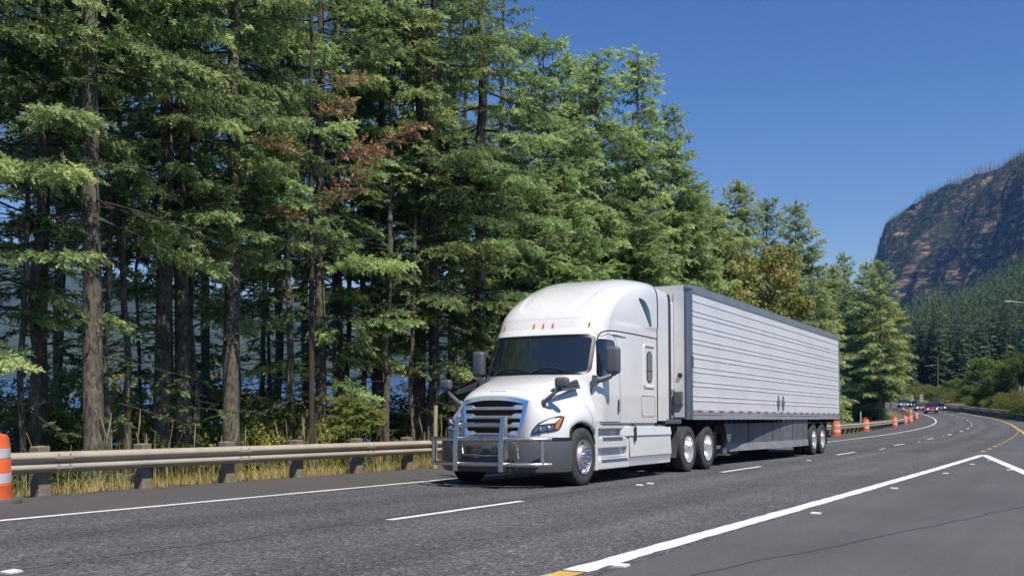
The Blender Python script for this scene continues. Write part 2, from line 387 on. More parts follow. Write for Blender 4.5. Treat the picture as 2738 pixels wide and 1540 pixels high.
marks = empty('road_markings'); tag(marks, kind='structure')
def mark(name, ss, o, w, mat=None, dz=.004, seed=0):
    ss = np.asarray(ss, float); st = np.arange(ss[0], ss[-1] + .01, .12 if ss[-1] - ss[0] < 60 else .5)
    oo = np.interp(st, ss, np.broadcast_to(o, ss.shape)); e = rag(st, w * .035, seed, 6); e2 = rag(st, w * .035, seed + 1, 6)
    return strip(name, st, oo - w / 2 + e, oo + w / 2 + e2, mat or M['line'], dz=dz, parent=marks)
mark('edge_line', [-20, 59], -10.6, .13, seed=5); mark('edge_line', [59, 420], -10.6, .15, seed=6)
k = 0
for i in range(-2, 32):
    s = 9.35 + 12.19 * i
    if s > 330: break
    w = .12 if s < 60 else .15
    mark('lane_dash', [s, s + 3.2], -6.83, w, seed=10 + i)
# raised lane buttons
btn = MB()
def button(u, v, w=.22):
    s, o = so_from_px(u, v, 2, 120); p = surf(s, o); btn.box((p[0], p[1], p[2] + .008), (.11, .11, .014), rz=heading(s))
for q in [(1708, 1297), (1740, 1293), (42, 1523), (1671, 1518), (2174, 1372), (2392, 1303.5), (2530, 1266), (2598, 1240.5), (2648, 1230.5), (2704, 1258),
          (2162, 1231.5), (2355.7, 1200.5), (2363.5, 1199), (2458.5, 1181), (2520.6, 1166.8), (2583.6, 1147.6)]: button(*q)
btn.build('lane_button', M['line'], marks)
# wide white gore lines: left leg along the lane, right leg opening towards the ramp
AP = so_from_px(2633, 1217.3, 20, 60)
mark('gore_line', [6.85, AP[0] + .2], [-3.30, AP[1] - .10], .21, dz=.004, seed=60)
mark('gore_line', [2.0, 6.8], [-3.36, -3.30], .21, M['yline'], seed=61)
a = AP; b = so_from_px(2737, 1262, 15, 60)
mark('gore_line', [a[0] - (a[0] - b[0]) * 2.2, a[0] + .3], [a[1] + (b[1] - a[1]) * 2.2, a[1] - .06], .22, dz=.008, seed=62)
# solid yellow line of the far carriageway, bending to the ramp
yp = [so_from_px(u, v, 60, 328) for (u, v) in [(2520, 1094.2), (2531, 1096), (2583, 1106), (2638, 1115.7), (2682.6, 1126.7), (2704.7, 1136.4), (2718.5, 1144.7), (2738, 1157)]]
yp = sorted(yp); print("yellow", yp)
ys = [q[0] for q in yp]; yo = [q[1] for q in yp]
sl = (yo[0] - yo[1]) / (ys[1] - ys[0])
ys = [ys[0] - 25] + ys + [400]; yo = [yo[0] + sl * 25] + yo + [yo[-1]]
st = np.arange(ys[0], 400, .5)
oo = np.interp(st, ys, yo); kk = np.ones(15) / 15; oo = np.convolve(np.pad(oo, 7, mode='edge'), kk, mode='valid')
strip('yellow_edge_line', st, oo - .09, oo + .09, M['yline'], dz=.004, parent=marks)
s = 39.0
while s < yp[1][0] - 3:
    t_ = (s - 39) / (yp[1][0] - 39); oo_ = -2.95 + t_ * (yp[1][1] + .1 + 2.95)
    mark('yellow_dash', [s, s + 1.0], oo_, .12, M['yline'], seed=int(s)); s += 3.35
# tar joints
def joint(pts, w=.03):
    ss = [p[0] for p in pts]; so = [p[1] for p in pts]; t_ = np.arange(ss[0], ss[-1], .3); o_ = np.interp(t_, ss, so) + rag(t_, .025, len(marks.children), 3)
    strip('paving_joint', t_, o_ - w / 2, o_ + w / 2, M['tar'], dz=.002, parent=marks)
joint([(-5, -6.98), (40, -6.98)], .02)
joint([(1.0, -3.9), (24, 1.5)], .022)
def skid(px, w):
    q = sorted(so_from_px(u, v, 8, 90) for (u, v) in px); joint(q, w)


# ---------------------------------------------------------------- ground, water
def groundmat():
    m, nt, b = newmat('duff_and_grass'); N, L = nt.nodes, nt.links
    tc = N.new("ShaderNodeTexCoord"); n = N.new("ShaderNodeTexNoise"); n.inputs["Scale"].default_value = 1.5; n.inputs["Detail"].default_value = 9; n.inputs["Roughness"].default_value = .7
    L.new(tc.outputs["Object"], n.inputs["Vector"]); cr = N.new("ShaderNodeValToRGB"); L.new(n.outputs["Fac"], cr.inputs[0])
    e = cr.color_ramp.elements; e[0].position = .3; e[0].color = (.045, .035, .022, 1); e[1].position = .7; e[1].color = (.34, .27, .15, 1); k = e.new(.5); k.color = (.12, .11, .05, 1)
    L.new(cr.outputs[0], b.inputs["Base Color"]); b.inputs["Roughness"].default_value = 1
    bp = N.new("ShaderNodeBump"); bp.inputs["Strength"].default_value = .8; bp.inputs["Distance"].default_value = .08; L.new(n.outputs["Fac"], bp.inputs["Height"]); L.new(bp.outputs[0], b.inputs["Normal"])
    return m
M['ground'] = groundmat()
WZ = -12.0
BD = np.array([0, .35, .9, 1.8, 3.0, 4.5, 6.5, 9, 12, 16, 21, 27, 36, 60])
BZ = np.array([-.03, -.05, -.10, -.45, -1.0, -1.7, -2.7, -4.0, -5.6, -7.8, -10.6, -14, -16, -18])
def bank_z(s, d):
    return surf(s, -13.55)[2] + float(np.interp(d, BD, BZ))
rg = np.random.default_rng(5)
sg = np.concatenate([np.arange(-30, 70, 1.0), np.arange(70, 560, 4.0)])
rows = []
for i, d in enumerate(BD):
    q = surf(sg, -13.55 - d); q[:, 2] = surf(sg, -13.55)[:, 2] + BZ[i] + (rg.normal(size=len(sg)) * min(.02 + .035 * d, .3) if i > 1 else 0); rows.append(q)
V = np.concatenate(rows); L_ = len(sg)
fs = [(k * L_ + i, k * L_ + i + 1, (k + 1) * L_ + i + 1, (k + 1) * L_ + i) for k in range(len(BD) - 1) for i in range(L_ - 1)]
tag(link('river_bank', np_mesh('river_bank', V, fs, smooth=True), M['ground']), kind='structure')

def watermat():
    m, nt, b = newmat('river_water'); N, L = nt.nodes, nt.links
    b.inputs["Base Color"].default_value = (.03, .09, .20, 1); b.inputs["Roughness"].default_value = .18; b.inputs["IOR"].default_value = 1.33
    tc = N.new("ShaderNodeTexCoord"); mp = N.new("ShaderNodeMapping"); mp.inputs["Scale"].default_value = (.7, .7, 1); L.new(tc.outputs["Object"], mp.inputs[0])
    n = N.new("ShaderNodeTexNoise"); n.inputs["Scale"].default_value = .8; n.inputs["Detail"].default_value = 8; n.inputs["Roughness"].default_value = .6; L.new(mp.outputs[0], n.inputs["Vector"])
    bp = N.new("ShaderNodeBump"); bp.inputs["Strength"].default_value = 1.0; bp.inputs["Distance"].default_value = .9; L.new(n.outputs["Fac"], bp.inputs["Height"]); L.new(bp.outputs[0], b.inputs["Normal"])
    return m
M['water'] = watermat()
S_ = 5200
tag(link('river', np_mesh('river', [(-S_, -S_, WZ), (S_, -S_, WZ), (S_, S_, WZ), (-S_, S_, WZ)], [(0, 1, 2, 3)]), M['water']), kind='structure')
# ---------------------------------------------------------------- guardrails, barrier, posts, signs
def wbeam(name, ss, oo, z0, mat, parent, face=1):
    prof = [(0, 0), (.03, .02), (.078, .06), (.078, .10), (.02, .135), (0, .155), (.02, .175), (.078, .21), (.078, .25), (.03, .29), (0, .31)]
    rows = []
    for (d, h) in prof:
        q = surf(ss, oo + face * d); q[:, 2] += z0 + h; rows.append(q)
    V = np.concatenate(rows); L_ = len(ss)
    fs = [(k * L_ + i, (k + 1) * L_ + i, (k + 1) * L_ + i + 1, k * L_ + i + 1) for k in range(len(prof) - 1) for i in range(L_ - 1)]
    back = surf(ss, oo - face * .006)
    o = link(name, np_mesh(name, V, fs, smooth=True), mat, parent); m_ = o.modifiers.new('solid', 'SOLIDIFY'); m_.thickness = .006; m_.offset = 0; return o
gr_l = empty('guardrail'); tag(gr_l, 'long steel guardrail on timber posts along the river side shoulder', 'guardrail')
sgl = np.concatenate([np.arange(-6, 60, .5), np.arange(60, 330, 1.5)])
wbeam('beam', sgl, np.full(len(sgl), -13.50) , .345, M['galv'], gr_l)
post_me = None
for k in range(98):
    s = 2.25 + 1.905 * k; p = surf(s, -13.64)
    if post_me is None:
        mb = MB(); mb.box((0, 0, .29), (.20, .20, .90)); o = mb.build('post', M['wood'], gr_l, bevel=.008); post_me = o; 
    else: o = post_me.copy(); COL.objects.link(o); o.parent = gr_l
    o.location = p; o.rotation_euler = (rg.normal() * .012, rg.normal() * .012, heading(s) + rg.normal() * .03)
blt = MB()
for k in range(40):
    s = 2.25 + 1.905 * k
    p = surf(s, -13.475); blt.lathe([(0, .010), (.016, .006), (.018, 0)], (p[0], p[1], p[2] + .50), 'X', 8)
    if k % 2 == 0:
        for ds in (-.10, .10):
            for h in (.385, .455, .545, .615):
                p = surf(s + .25 + ds, -13.424); blt.lathe([(0, .008), (.013, .005), (.014, -.002)], (p[0], p[1], p[2] + h), 'X', 8)
blt.build('bolts', M['rail'], gr_l)
for k in range(0, 40, 2):
    sp_ = MB(); s = 2.25 + 1.905 * k + .25; st = np.array([s - .16, s + .16]); rows = []
    for (d, h) in [(0, 0), (.03, .02), (.078, .06), (.078, .10), (.02, .135), (0, .155), (.02, .175), (.078, .21), (.078, .25), (.03, .29), (0, .31)]:
        q = surf(st, np.full(2, -13.50 + d + .0055)); q[:, 2] += .345 + h; rows.append([tuple(v) for v in q])
    sp_.grid(rows)
    sp_.build('splice_plate', M['galv'], gr_l, smooth=30)
# slim steel delineator post
p = surf(at_y := 20.1, -13.33)
mb = MB(); mb.prism([(-.045, -.01), (.045, -.01), (.045, .03), (.03, .03), (.022, .002), (-.022, .002), (-.03, .03), (-.045, .03)], 0, 1.48, 'Z'); o = mb.build('delineator_post', M['galv']); o.location = p; o.rotation_euler = (0, .02, 1.2)
tag(o, 'slim bare steel delineator post standing in front of the guardrail before the small sapling', 'post')
for (u, v, hh, lab) in [(2295.5, 1133, 1.5, 'thin pale marker post behind the far guardrail, left of the barrel row'), (2476.6, 1105, 1.9, 'thin white marker post left of the red pickup')]:
    s, o_ = so_from_px(u, v, 60, 320); p = surf(s, o_); mb = MB(); mb.box((0, 0, hh / 2), (.10, .04, hh)); o = mb.build('delineator_post', M['sign']); o.location = p; tag(o, lab, 'post')
# right-hand concrete barrier with rail on top
sb = np.arange(18, 470, 2.0); ob = bar_off(sb)
def sweep(name, ss, oo, prof, mat, parent):
    rows = []
    for (d, h) in prof:
        q = surf(ss, oo + d); q[:, 2] += h; rows.append(q)
    V = np.concatenate(rows); L_ = len(ss)
    fs = [(k * L_ + i, (k + 1) * L_ + i, (k + 1) * L_ + i + 1, k * L_ + i + 1) for k in range(len(prof) - 1) for i in range(L_ - 1)]
    return link(name, np_mesh(name, V, fs), mat, parent)
bar = empty('concrete_barrier', tuple(surf(100, bar_off(100)))); tag(bar, 'dark weathered concrete barrier topped by a steel rail along the outside of the bend', 'barrier')
bar.location = (0, 0, 0)
sweep('wall', sb, ob, [(0, -.1), (0, .08), (.16, .25), (.20, .76), (.38, .76), (.42, .25), (.58, .08), (.58, -.1)], M['concrete'], bar)
wbeam('beam', sb, ob + .20, .86, M['galv'], bar, face=-1)
mb = MB()
pm = None
for i, s in enumerate(np.arange(60, 330, 3.8)):
    p = surf(s, float(bar_off(s)) + .29)
    if pm is None: mb = MB(); mb.box((0, 0, .22), (.12, .12, .46)); pm = mb.build('rail_post', M['rail'], bar); o = pm
    else: o = pm.copy(); COL.objects.link(o); o.parent = bar
    o.location = (p[0], p[1], p[2] + .74)
# barrels
def make_barrel():
    b = empty('traffic_barrel')
    mb = MB(); mb.lathe([(.0, 0.0), (.41, 0), (.42, .02), (.40, .055), (.34, .065), (.30, .07), (0, .07)], (0, 0, 0), 'Z', 28); mb.build('base', M['base'], b, smooth=40)
    pr = [(.30, .06), (.292, .10), (.290, .26), (.278, .275), (.278, .43), (.268, .445), (.268, .60), (.258, .615), (.258, .77), (.246, .785), (.240, .88), (.215, .925), (.17, .94), (0, .945)]
    mb = MB(); mb.lathe(pr, (0, 0, 0), 'Z', 32); mb.build('body', M['orange'], b, smooth=35)
    for (z0, z1, r) in ((.285, .42, .2795), (.625, .76, .2595)):
        mb = MB(); mb.lathe([(r + .001, z0), (r + .001, z1)], (0, 0, 0), 'Z', 32); mb.build('reflective_band', M['reflect'], b, smooth=60)
    mb = MB(); mb.tube(smoothline([(-.13, 0, .93), (-.10, 0, 1.02), (0, 0, 1.06), (.10, 0, 1.02), (.13, 0, .93)], 5), .025, 8); mb.build('handle', M['orange'], b, smooth=60)
    return b
bp_ = make_barrel()
blist = [((8.63, -13.03), 'large scuffed orange barrel cut by the left edge of the photo', .3),
 (so_from_px(2234, 1166, 20, 90), 'orange barrel half hidden behind the trailer tail, beside the guardrail', 1.2),
 (so_from_px(2314, 1154, 20, 160), 'orange barrel right of the trailer, nearest of the far row', .8),
 (so_from_px(2391, 1142, 20, 160), 'orange barrel in the far row directly below the tan sign back', 2.0),
 (so_from_px(2419, 1134, 20, 200), 'orange barrel in the far row, next right of the one below the tan sign', .2),
 (so_from_px(2434, 1131, 20, 200), 'darker red-orange barrel in the far row, left neighbour of its last one', 1.1),
 (so_from_px(2450.6, 1121.5, 20, 240), 'rightmost orange barrel of the far row, beside the white edge line', 2.2),
 (so_from_px(2433.5, 1107, 20, 300), 'orange barrel top peeping over the bend above the red-orange one', .5),
 (so_from_px(2415, 1103, 20, 300), 'orange barrel top peeping over the bend below the grey pickup', 1.9)]
for i, ((s, o_), lab, rz) in enumerate(blist):
    b = bp_ if i == 0 else copy_tree(bp_)
    b.location = surf(s, o_); b.rotation_euler = (rg.normal() * .02, rg.normal() * .02, rz); tag(b, lab, 'traffic barrel', 'orange traffic barrels along the shoulder')
    print('barrel', round(s, 1), round(o_, 1))
# signs
def put(o, u, D_, z=None, v=None):
    x = (u - 1369) / F * D_; o.location = (x * CS - D_ * SN, x * SN + D_ * CS, 0 if z is None else z)
def wpt(u, v, D_):
    x = (u - 1369) / F * D_; return Vector((x * CS - D_ * SN, x * SN + D_ * CS, CAMZ + (VH - v) / F * D_))
def signboard(name, u0, u1, v0, v1, D_, gv, mat, lab, posts=1, lines=None, ink=None, post_v=None):
    e = empty(name); c = wpt((u0 + u1) / 2, gv, D_); e.location = c; e.rotation_euler = (0, 0, TH - math.atan(((u0 + u1) / 2 - 1369) / F))
    w = (u1 - u0) / F * D_; z0 = (gv - v1) / F * D_; z1 = (gv - v0) / F * D_
    mb = MB(); mb.box((0, 0, (z0 + z1) / 2), (w, .02, z1 - z0)); bd = mb.build('board', mat, e)
    for k in range(posts):
        mb = MB(); x = 0 if posts == 1 else (-w * .3 + k * w * .6); mb.box((x, -.05 if ink is None else .05, (z1 - .05) / 2), (.09, .07, z1 + .05)); mb.build('post', M['wood'] if ink is None else M['galv'], e)
    if lines:
        mb = MB()
        for (fx, fz, fw, fh) in lines: mb.box((fx * w, -.013, z0 + (z1 - z0) * fz), (fw * w, .004, fh * (z1 - z0)))
        mb.build('lettering', ink, bd)
    tag(e, lab, 'sign'); return e
signboard('road_sign', 2367.5, 2397.7, 1075.4, 1091.3, 128, 1121, M['signback'], 'bare tan back of a wide road sign on one post left of the grey pickup')
signboard('road_sign', 2459.8, 2467.8, 1054.4, 1071.9, 235, 1094, M['sign'], 'small upright white sign with dark text above the silver sedan', lines=[(0, .80, .66, .10), (0, .62, .66, .10), (-.16, .30, .22, .26), (.16, .30, .22, .26)], ink=M['signink'])
signboard('road_sign', 2434.5, 2441.8, 1057.5, 1071, 250, 1090, M['sign'], 'pale upright sign, right one of the twin signs above the blue car', lines=[(.1, .75, .4, .2), (.1, .45, .4, .08)], ink=M['skirt'])
signboard('road_sign', 2418.5, 2432.5, 1057.5, 1065, 252, 1090, M['sign'], 'pale wide sign, left one of the twin signs above the grey pickup', posts=2)
# tall thin pole beyond the bend
b0 = wpt(2507.6, 1088, 262); mb = MB(); mb.tube([(0, 0, 0), (0, 0, 12.6)], [.11, .07], 8); mb.tube([(0, 0, 12.5), (-.8, 0, 12.9), (-1.6, 0, 12.9)], .05, 6); mb.box((-1.9, 0, 12.88), (.7, .25, .12)); o = mb.build('street_lamp', M['signback']); o.location = b0
tag(o, 'tall thin grey lamp pole rising before the trees beyond the bend', 'street lamp')
# street lamp reaching in from the right edge
e = empty('street_lamp'); D_ = 118.0; base = wpt(2792, 1100, D_); e.location = base; H_ = (1100 - 830) / F * D_
mb = MB(); mb.tube([(0, 0, 0), (0, 0, H_)], [.13, .08], 10); mb.build('pole', M['galv'], e, smooth=60)
hd = wpt(2694, 806, D_) - base
mb = MB(); mb.tube(smoothline([(0, 0, H_ - .3), (hd.x * .35, hd.y * .35, hd.z - .35), (hd.x * .75, hd.y * .75, hd.z - .06), (hd.x, hd.y, hd.z)], 6), .045, 8); mb.build('arm', M['galv'], e, smooth=60)
mb = MB(); mb.lathe([(0, -.40), (.06, -.38), (.13, -.2), (.14, .1), (.08, .36), (0, .40)], (0, 0, 0), 'X', 14); o = mb.build('lamp_head', M['sign'], e, smooth=60); o.location = hd; o.scale = (1, 1, .45); o.rotation_euler = (0, 0, math.atan2(hd.y, hd.x))
tag(e, 'street lamp whose arm and pale head reach in from the right edge of the photo', 'street lamp')

# ---------------------------------------------------------------- distant cars
def make_car(kind, paint, col_cab=None):
    """faces -y; local z up"""
    e = empty({'suv': 'suv', 'pickup': 'pickup_truck', 'sedan': 'sedan_car', 'van': 'van'}[kind])
    P = {'sedan': dict(L=4.7, W=1.82, H=1.45, nose=.78, belt=.92, hood=1.15, wsb=1.9, roof0=1.7, roof1=3.1, tail=3.9, deck=1.0),
         'pickup': dict(L=5.8, W=2.0, H=1.92, nose=1.05, belt=1.25, hood=1.3, wsb=1.2, roof0=1.95, roof1=3.4, tail=3.75, deck=1.25),
         'suv': dict(L=4.8, W=1.92, H=1.75, nose=.98, belt=1.1, hood=1.15, wsb=1.2, roof0=1.85, roof1=4.2, tail=4.7, deck=1.1),
         'van': dict(L=5.2, W=2.0, H=2.0, nose=1.0, belt=1.15, hood=1.0, wsb=.9, roof0=1.5, roof1=4.8, tail=5.1, deck=1.15)}[kind]
    L, W, H = P['L'], P['W'], P['H']; hw = W / 2; cl = .28 if kind != 'pickup' else .42
    mb = MB(); G = []
    sec = [(0.0, .80, cl + .12, P['nose'] * .80), (.06, .92, cl, P['nose'] * .93), (.35, .98, cl, P['nose']), (P['hood'], 1.0, cl, P['belt'] * .98), (P['roof0'], 1, cl, P['belt']), (P['roof1'], 1, cl, P['belt']), (L - .6, .99, cl, P['deck']), (L - .1, .96, cl, P['deck'] * .97), (L, .88, cl + .1, P['deck'] * .85)]
    for (y, f_, zb, zt) in sec:
        w = hw * f_; r_ = [(w * .92, zb), (w, zb + .18), (w, zt - .22), (w * .96, zt - .06), (w * .80, zt), (0, zt + .03)]
        G.append([(-x, y, z) for (x, z) in r_] + [(x, y, z) for (x, z) in r_[-2::-1]])
    mb.grid(G)
    for gi in (0, -1): mb.add(G[gi], [tuple(range(len(G[gi])))])
    body = mb.build('body', paint, e, smooth=40)
    mb = MB(); G = []
    for (y, w, z) in ((P['wsb'], .90, P['belt'] - .02), (P['roof0'], .74, H - .05), (P['roof0'] + .35, .74, H), (P['roof1'] - .3, .74, H), (P['roof1'], .73, H - .06), (P['tail'], .88, P['belt'] - .02)):
        G.append((y, w * hw, z))
    top = [[(-w, y, z), (0, y, z + .02), (w, y, z)] for (y, w, z) in G[1:5]]; mb.grid(top)
    mb.build('roof', paint, e, smooth=50)
    mb = MB(); b = P['belt'] - .03
    A = [(G[0][0], hw * .90), (G[5][0], hw * .90)]
    y0, y1, y2, y3 = G[0][0], G[1][0], G[4][0], G[5][0]; wt = G[1][1] - .004; ht = G[1][2] - .004; wb = hw * .90
    mb.add([(-wb, y0, b), (wb, y0, b), (wt, y1, ht), (-wt, y1, ht)], [(0, 1, 2, 3)]); mb.build('windscreen', M['glass'], e)
    for sg in (1, -1):
        mb = MB(); mb.add([(sg * wb, y0, b), (sg * wb, y3, b), (sg * wt, y2, ht), (sg * wt, y1, ht)], [(0, 1, 2, 3)]); mb.build('side_glass', M['glass'], e)
        mb = MB(); mb.box((sg * wb * .99, (y1 + y2) / 2 - .1, (b + ht) / 2), (.05, .08, ht - b), rx=0); mb.build('door_pillar', M['black'], e)
        mb = MB(); mb.box((sg * hw * 1.04, y0 + .25, b + .08), (.20, .12, .14)); mb.build('wing_mirror', paint, e, bevel=.03)
        mb = MB(); z = P['nose'] * .78; mb.lathe([(0, -.03), (.10, -.015), (.12, .05)], (sg * hw * .72, .02, z), 'Y', 12); mb.build('headlight', M['headlamp'], e, smooth=50)
        for y in (.85, L - .95):
            r = .33 if kind in ('sedan',) else .39
            w_ = empty('wheel', (sg * hw * .99, y, r)); w_.parent = e
            mb = MB(); mb.lathe([(.2, -.11), (r - .02, -.11), (r, -.08), (r, .08), (r - .02, .11), (.2, .11)], (-sg * .10, 0, 0), 'X', 24); mb.build('tyre', M['rubber'], w_, smooth=40)
            mb = MB(); mb.lathe([(0, .0), (.2, .0), (.22, .02)], (-sg * .01, 0, 0), 'X', 18); mb.build('rim', M['alu'], w_)
    mb = MB(); mb.add([(-wb, y3, b), (wb, y3, b), (wt, y2, ht), (-wt, y2, ht)], [(0, 1, 2, 3)]); mb.build('rear_glass', M['glass'], e)
    mb = MB(); mb.box((0, .015, P['nose'] * .68), (W * .50, .06, .20)); mb.build('grille', M['rail'] if kind == 'pickup' else M['black'], e)
    mb = MB(); mb.box((0, L / 2, cl + .05), (W * .8, L * .9, .2)); mb.box((0, .06, cl + .05), (W * .86, .10, .18)); mb.build('underbody', M['blackmat'], e)
    mb = MB(); mb.box((0, -.01, cl + .22), (.52, .02, .13)); mb.build('licence_plate', M['white_tape'], e)
    return e
M['headlamp'] = pbr('headlamp', (.9, .9, .88), .1, coat=1.0)
nt = M['headlamp'].node_tree.nodes["Principled BSDF"]; nt.inputs["Emission Color"].default_value = (1, .97, .9, 1); nt.inputs["Emission Strength"].default_value = 2.5
cars = [('pickup', (.36, .015, .03), (2494, 1106), 'bright red pickup truck leading the oncoming cars round the bend'),
        ('sedan', (.30, .30, .27), (2463, 1098.5), 'silver beige sedan following left of the red pickup'),
        ('sedan', (.06, .08, .13), (2517.5, 1098), 'dark blue-grey sedan half hidden right of the red pickup'),
        ('pickup', (.22, .24, .26), (2419, 1091), 'grey pickup truck with bright chrome front behind the barrels'),
        ('van', (.025, .03, .04), (2403.5, 1089.5), 'black van beside the grey pickup, next to the tan sign'),
        ('sedan', (.02, .05, .17), (2445, 1088), 'deep blue car following the silver beige sedan'),
        ('suv', (.02, .02, .025), (2433, 1086.5), 'black car mostly hidden left of the deep blue car'),
        ('suv', (.40, .03, .02), (2508, 1094), 'orange-red vehicle roof showing behind the dark blue-grey sedan')]
for (kd, colr, (u, v), lab) in cars:
    pm_ = pbr('car_paint', colr, .3, coat=1.0, metal=.2, var=.02)
    c = make_car(kd, pm_); s, o_ = so_from_px(u, v, 100, 329)
    c.matrix_world = frame_at(s, s + 4, o_); tag(c, lab, 'car' if kd != 'van' else 'van', 'oncoming cars on the bend'); print('car', kd, round(s), round(o_, 1))

# ---------------------------------------------------------------- hills and cliff
def vnoise(x, y, seed=0):
    r = np.random.default_rng(seed); T_ = r.random((256, 256)); xi = np.floor(x).astype(int); yi = np.floor(y).astype(int); fx = x - xi; fy = y - yi; fx = fx * fx * (3 - 2 * fx); fy = fy * fy * (3 - 2 * fy)
    g = lambda a, b: T_[a % 256, b % 256]
    return (g(xi, yi) * (1 - fx) + g(xi + 1, yi) * fx) * (1 - fy) + (g(xi, yi + 1) * (1 - fx) + g(xi + 1, yi + 1) * fx) * fy - .5
def fbm(x, y, sc, oct=5, seed=0, ridged=False):
    out = 0; a = 1.0
    for k in range(oct):
        n = vnoise(x / sc, y / sc, seed + k); out = out + a * (n if not ridged else (.25 - np.abs(n)) * 2); sc /= 2.03; a *= .52
    return out
def polar_xy(u, D_):
    X = (u - 1369) / F; return (X * CS - SN) * D_, (X * SN + CS) * D_
FR_U = [2200, 2300, 2400, 2448, 2591, 2738, 3100, 3700]; FR_Z = [-6, 2, 26, 42, 62, 96, 150, 190]
def front_h(u, D_):
    zc = np.interp(u, FR_U, FR_Z); t = np.clip((D_ - 290) / 760, 0, 1); up = -9.5 + (zc + 9.5) * t ** 1.05
    t2 = np.clip((D_ - 1050) / 200, 0, 1); return up * (1 - t2) + np.minimum(up, 12) * t2
SK_U = [2200, 2290, 2318, 2334, 2345, 2357, 2368, 2392, 2426, 2475, 2514, 2569, 2624, 2680, 2738, 3000, 3700]
SK_V = [1010, 900, 800, 715, 680, 640, 612, 592, 572, 540, 518, 490, 466, 448, 412, 330, 260]
def cliff_top(u):
    Dt = np.interp(u, [2300, 2400, 2738, 3700], [2350, 2250, 1850, 1700]); zt = (VH - np.interp(u, SK_U, SK_V)) / F * Dt; return Dt, zt
def cliff_h(u, D_):
    Dt, zt = cliff_top(u); x, y = polar_xy(u, D_)
    n1 = fbm(x, y, 300, 5, 3, True) * 120 + fbm(x, y, 60, 3, 33) * 26; t = np.clip((D_ + n1 - (Dt - 460)) / 460, 0, 1.0)
    st = t * 5 + fbm(x, y, 120, 3, 9) * .8; fl = np.floor(st); fr = st - fl; terr = (fl + np.clip((fr - .45) / .55, 0, 1) ** .8) / 5
    h = -2 + (zt + 2) * (.82 * np.interp(t, [0, .16, .26, .38, .50, .62, .74, 1], [0, .10, .34, .42, .62, .72, .84, 1]) + .18 * np.clip(terr, 0, 1))
    gully = fbm(x, y, 150, 4, 21, True); h = h - np.clip(gully, 0, 1) * 34 * (t * (1 - t) * 4)
    back = np.clip((D_ - Dt) / 900, 0, 1); return np.where(D_ > Dt, zt - back * 120, np.minimum(h, zt)) 
def terrain(name, u, D_, fn, mat, noise=0.0, seed=0):
    U_, DD = np.meshgrid(u, D_, indexing='ij'); x, y = polar_xy(U_, DD); z = fn(U_, DD)
    if noise: z = z + fbm(x, y, 60, 4, seed) * noise
    V = np.stack([x, y, z], -1).reshape(-1, 3); nu, nd = U_.shape
    i = np.arange(nu - 1)[:, None] * nd; j = np.arange(nd - 1)[None]; Fc = np.stack([i + j, i + nd + j, i + nd + j + 1, i + j + 1], -1).reshape(-1, 4)
    return tag(link(name, np_mesh(name, V, Fc, smooth=True), mat), kind='structure')
def cliffmat():
    m, nt, b = newmat('cliff_rock'); N, L = nt.nodes, nt.links
    tc = N.new("ShaderNodeTexCoord"); ge = N.new("ShaderNodeNewGeometry"); sx = N.new("ShaderNodeSeparateXYZ"); L.new(ge.outputs["Normal"], sx.inputs[0])
    mp = N.new("ShaderNodeMapping"); mp.inputs["Scale"].default_value = (.8, .8, 4.5); L.new(tc.outputs["Object"], mp.inputs[0])
    n = N.new("ShaderNodeTexNoise"); n.inputs["Scale"].default_value = .035; n.inputs["Detail"].default_value = 12; n.inputs["Roughness"].default_value = .7; L.new(mp.outputs[0], n.inputs["Vector"])
    cr = N.new("ShaderNodeValToRGB"); L.new(n.outputs["Fac"], cr.inputs[0]); e = cr.color_ramp.elements
    e[0].position = .36; e[0].color = (.03, .03, .036, 1); e[1].position = .66; e[1].color = (.68, .50, .28, 1); k = e.new(.49); k.color = (.07, .062, .058, 1); k = e.new(.55); k.color = (.36, .26, .15, 1)
    n2 = N.new("ShaderNodeTexNoise"); n2.inputs["Scale"].default_value = .022; n2.inputs["Detail"].default_value = 10; n2.inputs["Roughness"].default_value = .72; L.new(tc.outputs["Object"], n2.inputs["Vector"])
    ad = N.new("ShaderNodeMath"); ad.operation = 'MULTIPLY_ADD'; L.new(sx.outputs["Z"], ad.inputs[0]); ad.inputs[1].default_value = .35; L.new(n2.outputs["Fac"], ad.inputs[2])
    mr = N.new("ShaderNodeMapRange"); mr.inputs["From Min"].default_value = .62; mr.inputs["From Max"].default_value = .70; L.new(ad.outputs[0], mr.inputs["Value"])
    mx = N.new("ShaderNodeMix"); mx.data_type = 'RGBA'; L.new(mr.outputs[0], mx.inputs[0]); L.new(cr.outputs[0], mx.inputs[6])
    n3 = N.new("ShaderNodeTexNoise"); n3.inputs["Scale"].default_value = .08; n3.inputs["Detail"].default_value = 8; L.new(tc.outputs["Object"], n3.inputs["Vector"])
    c3 = N.new("ShaderNodeValToRGB"); L.new(n3.outputs["Fac"], c3.inputs[0]); e = c3.color_ramp.elements; e[0].position = .40; e[0].color = (.018, .032, .020, 1); e[1].position = .66; e[1].color = (.10, .10, .05, 1)
    L.new(c3.outputs[0], mx.inputs[7]); L.new(mx.outputs[2], b.inputs["Base Color"]); b.inputs["Roughness"].default_value = 1; b.inputs["Specular IOR Level"].default_value = .1
    bp = N.new("ShaderNodeBump"); bp.inputs["Strength"].default_value = 1.0; bp.inputs["Distance"].default_value = 14; L.new(n.outputs["Fac"], bp.inputs["Height"]); L.new(bp.outputs[0], b.inputs["Normal"])
    return m
M['cliff'] = cliffmat()
M['forestfloor'] = pbr('forest_floor', (.035, .045, .022), 1.0, var=.4, vscale=.08)
M['farhill'] = pbr('far_forest_hill', (.030, .048, .030), 1.0, var=.35, vscale=.01, bump=1.0, bscale=.05)
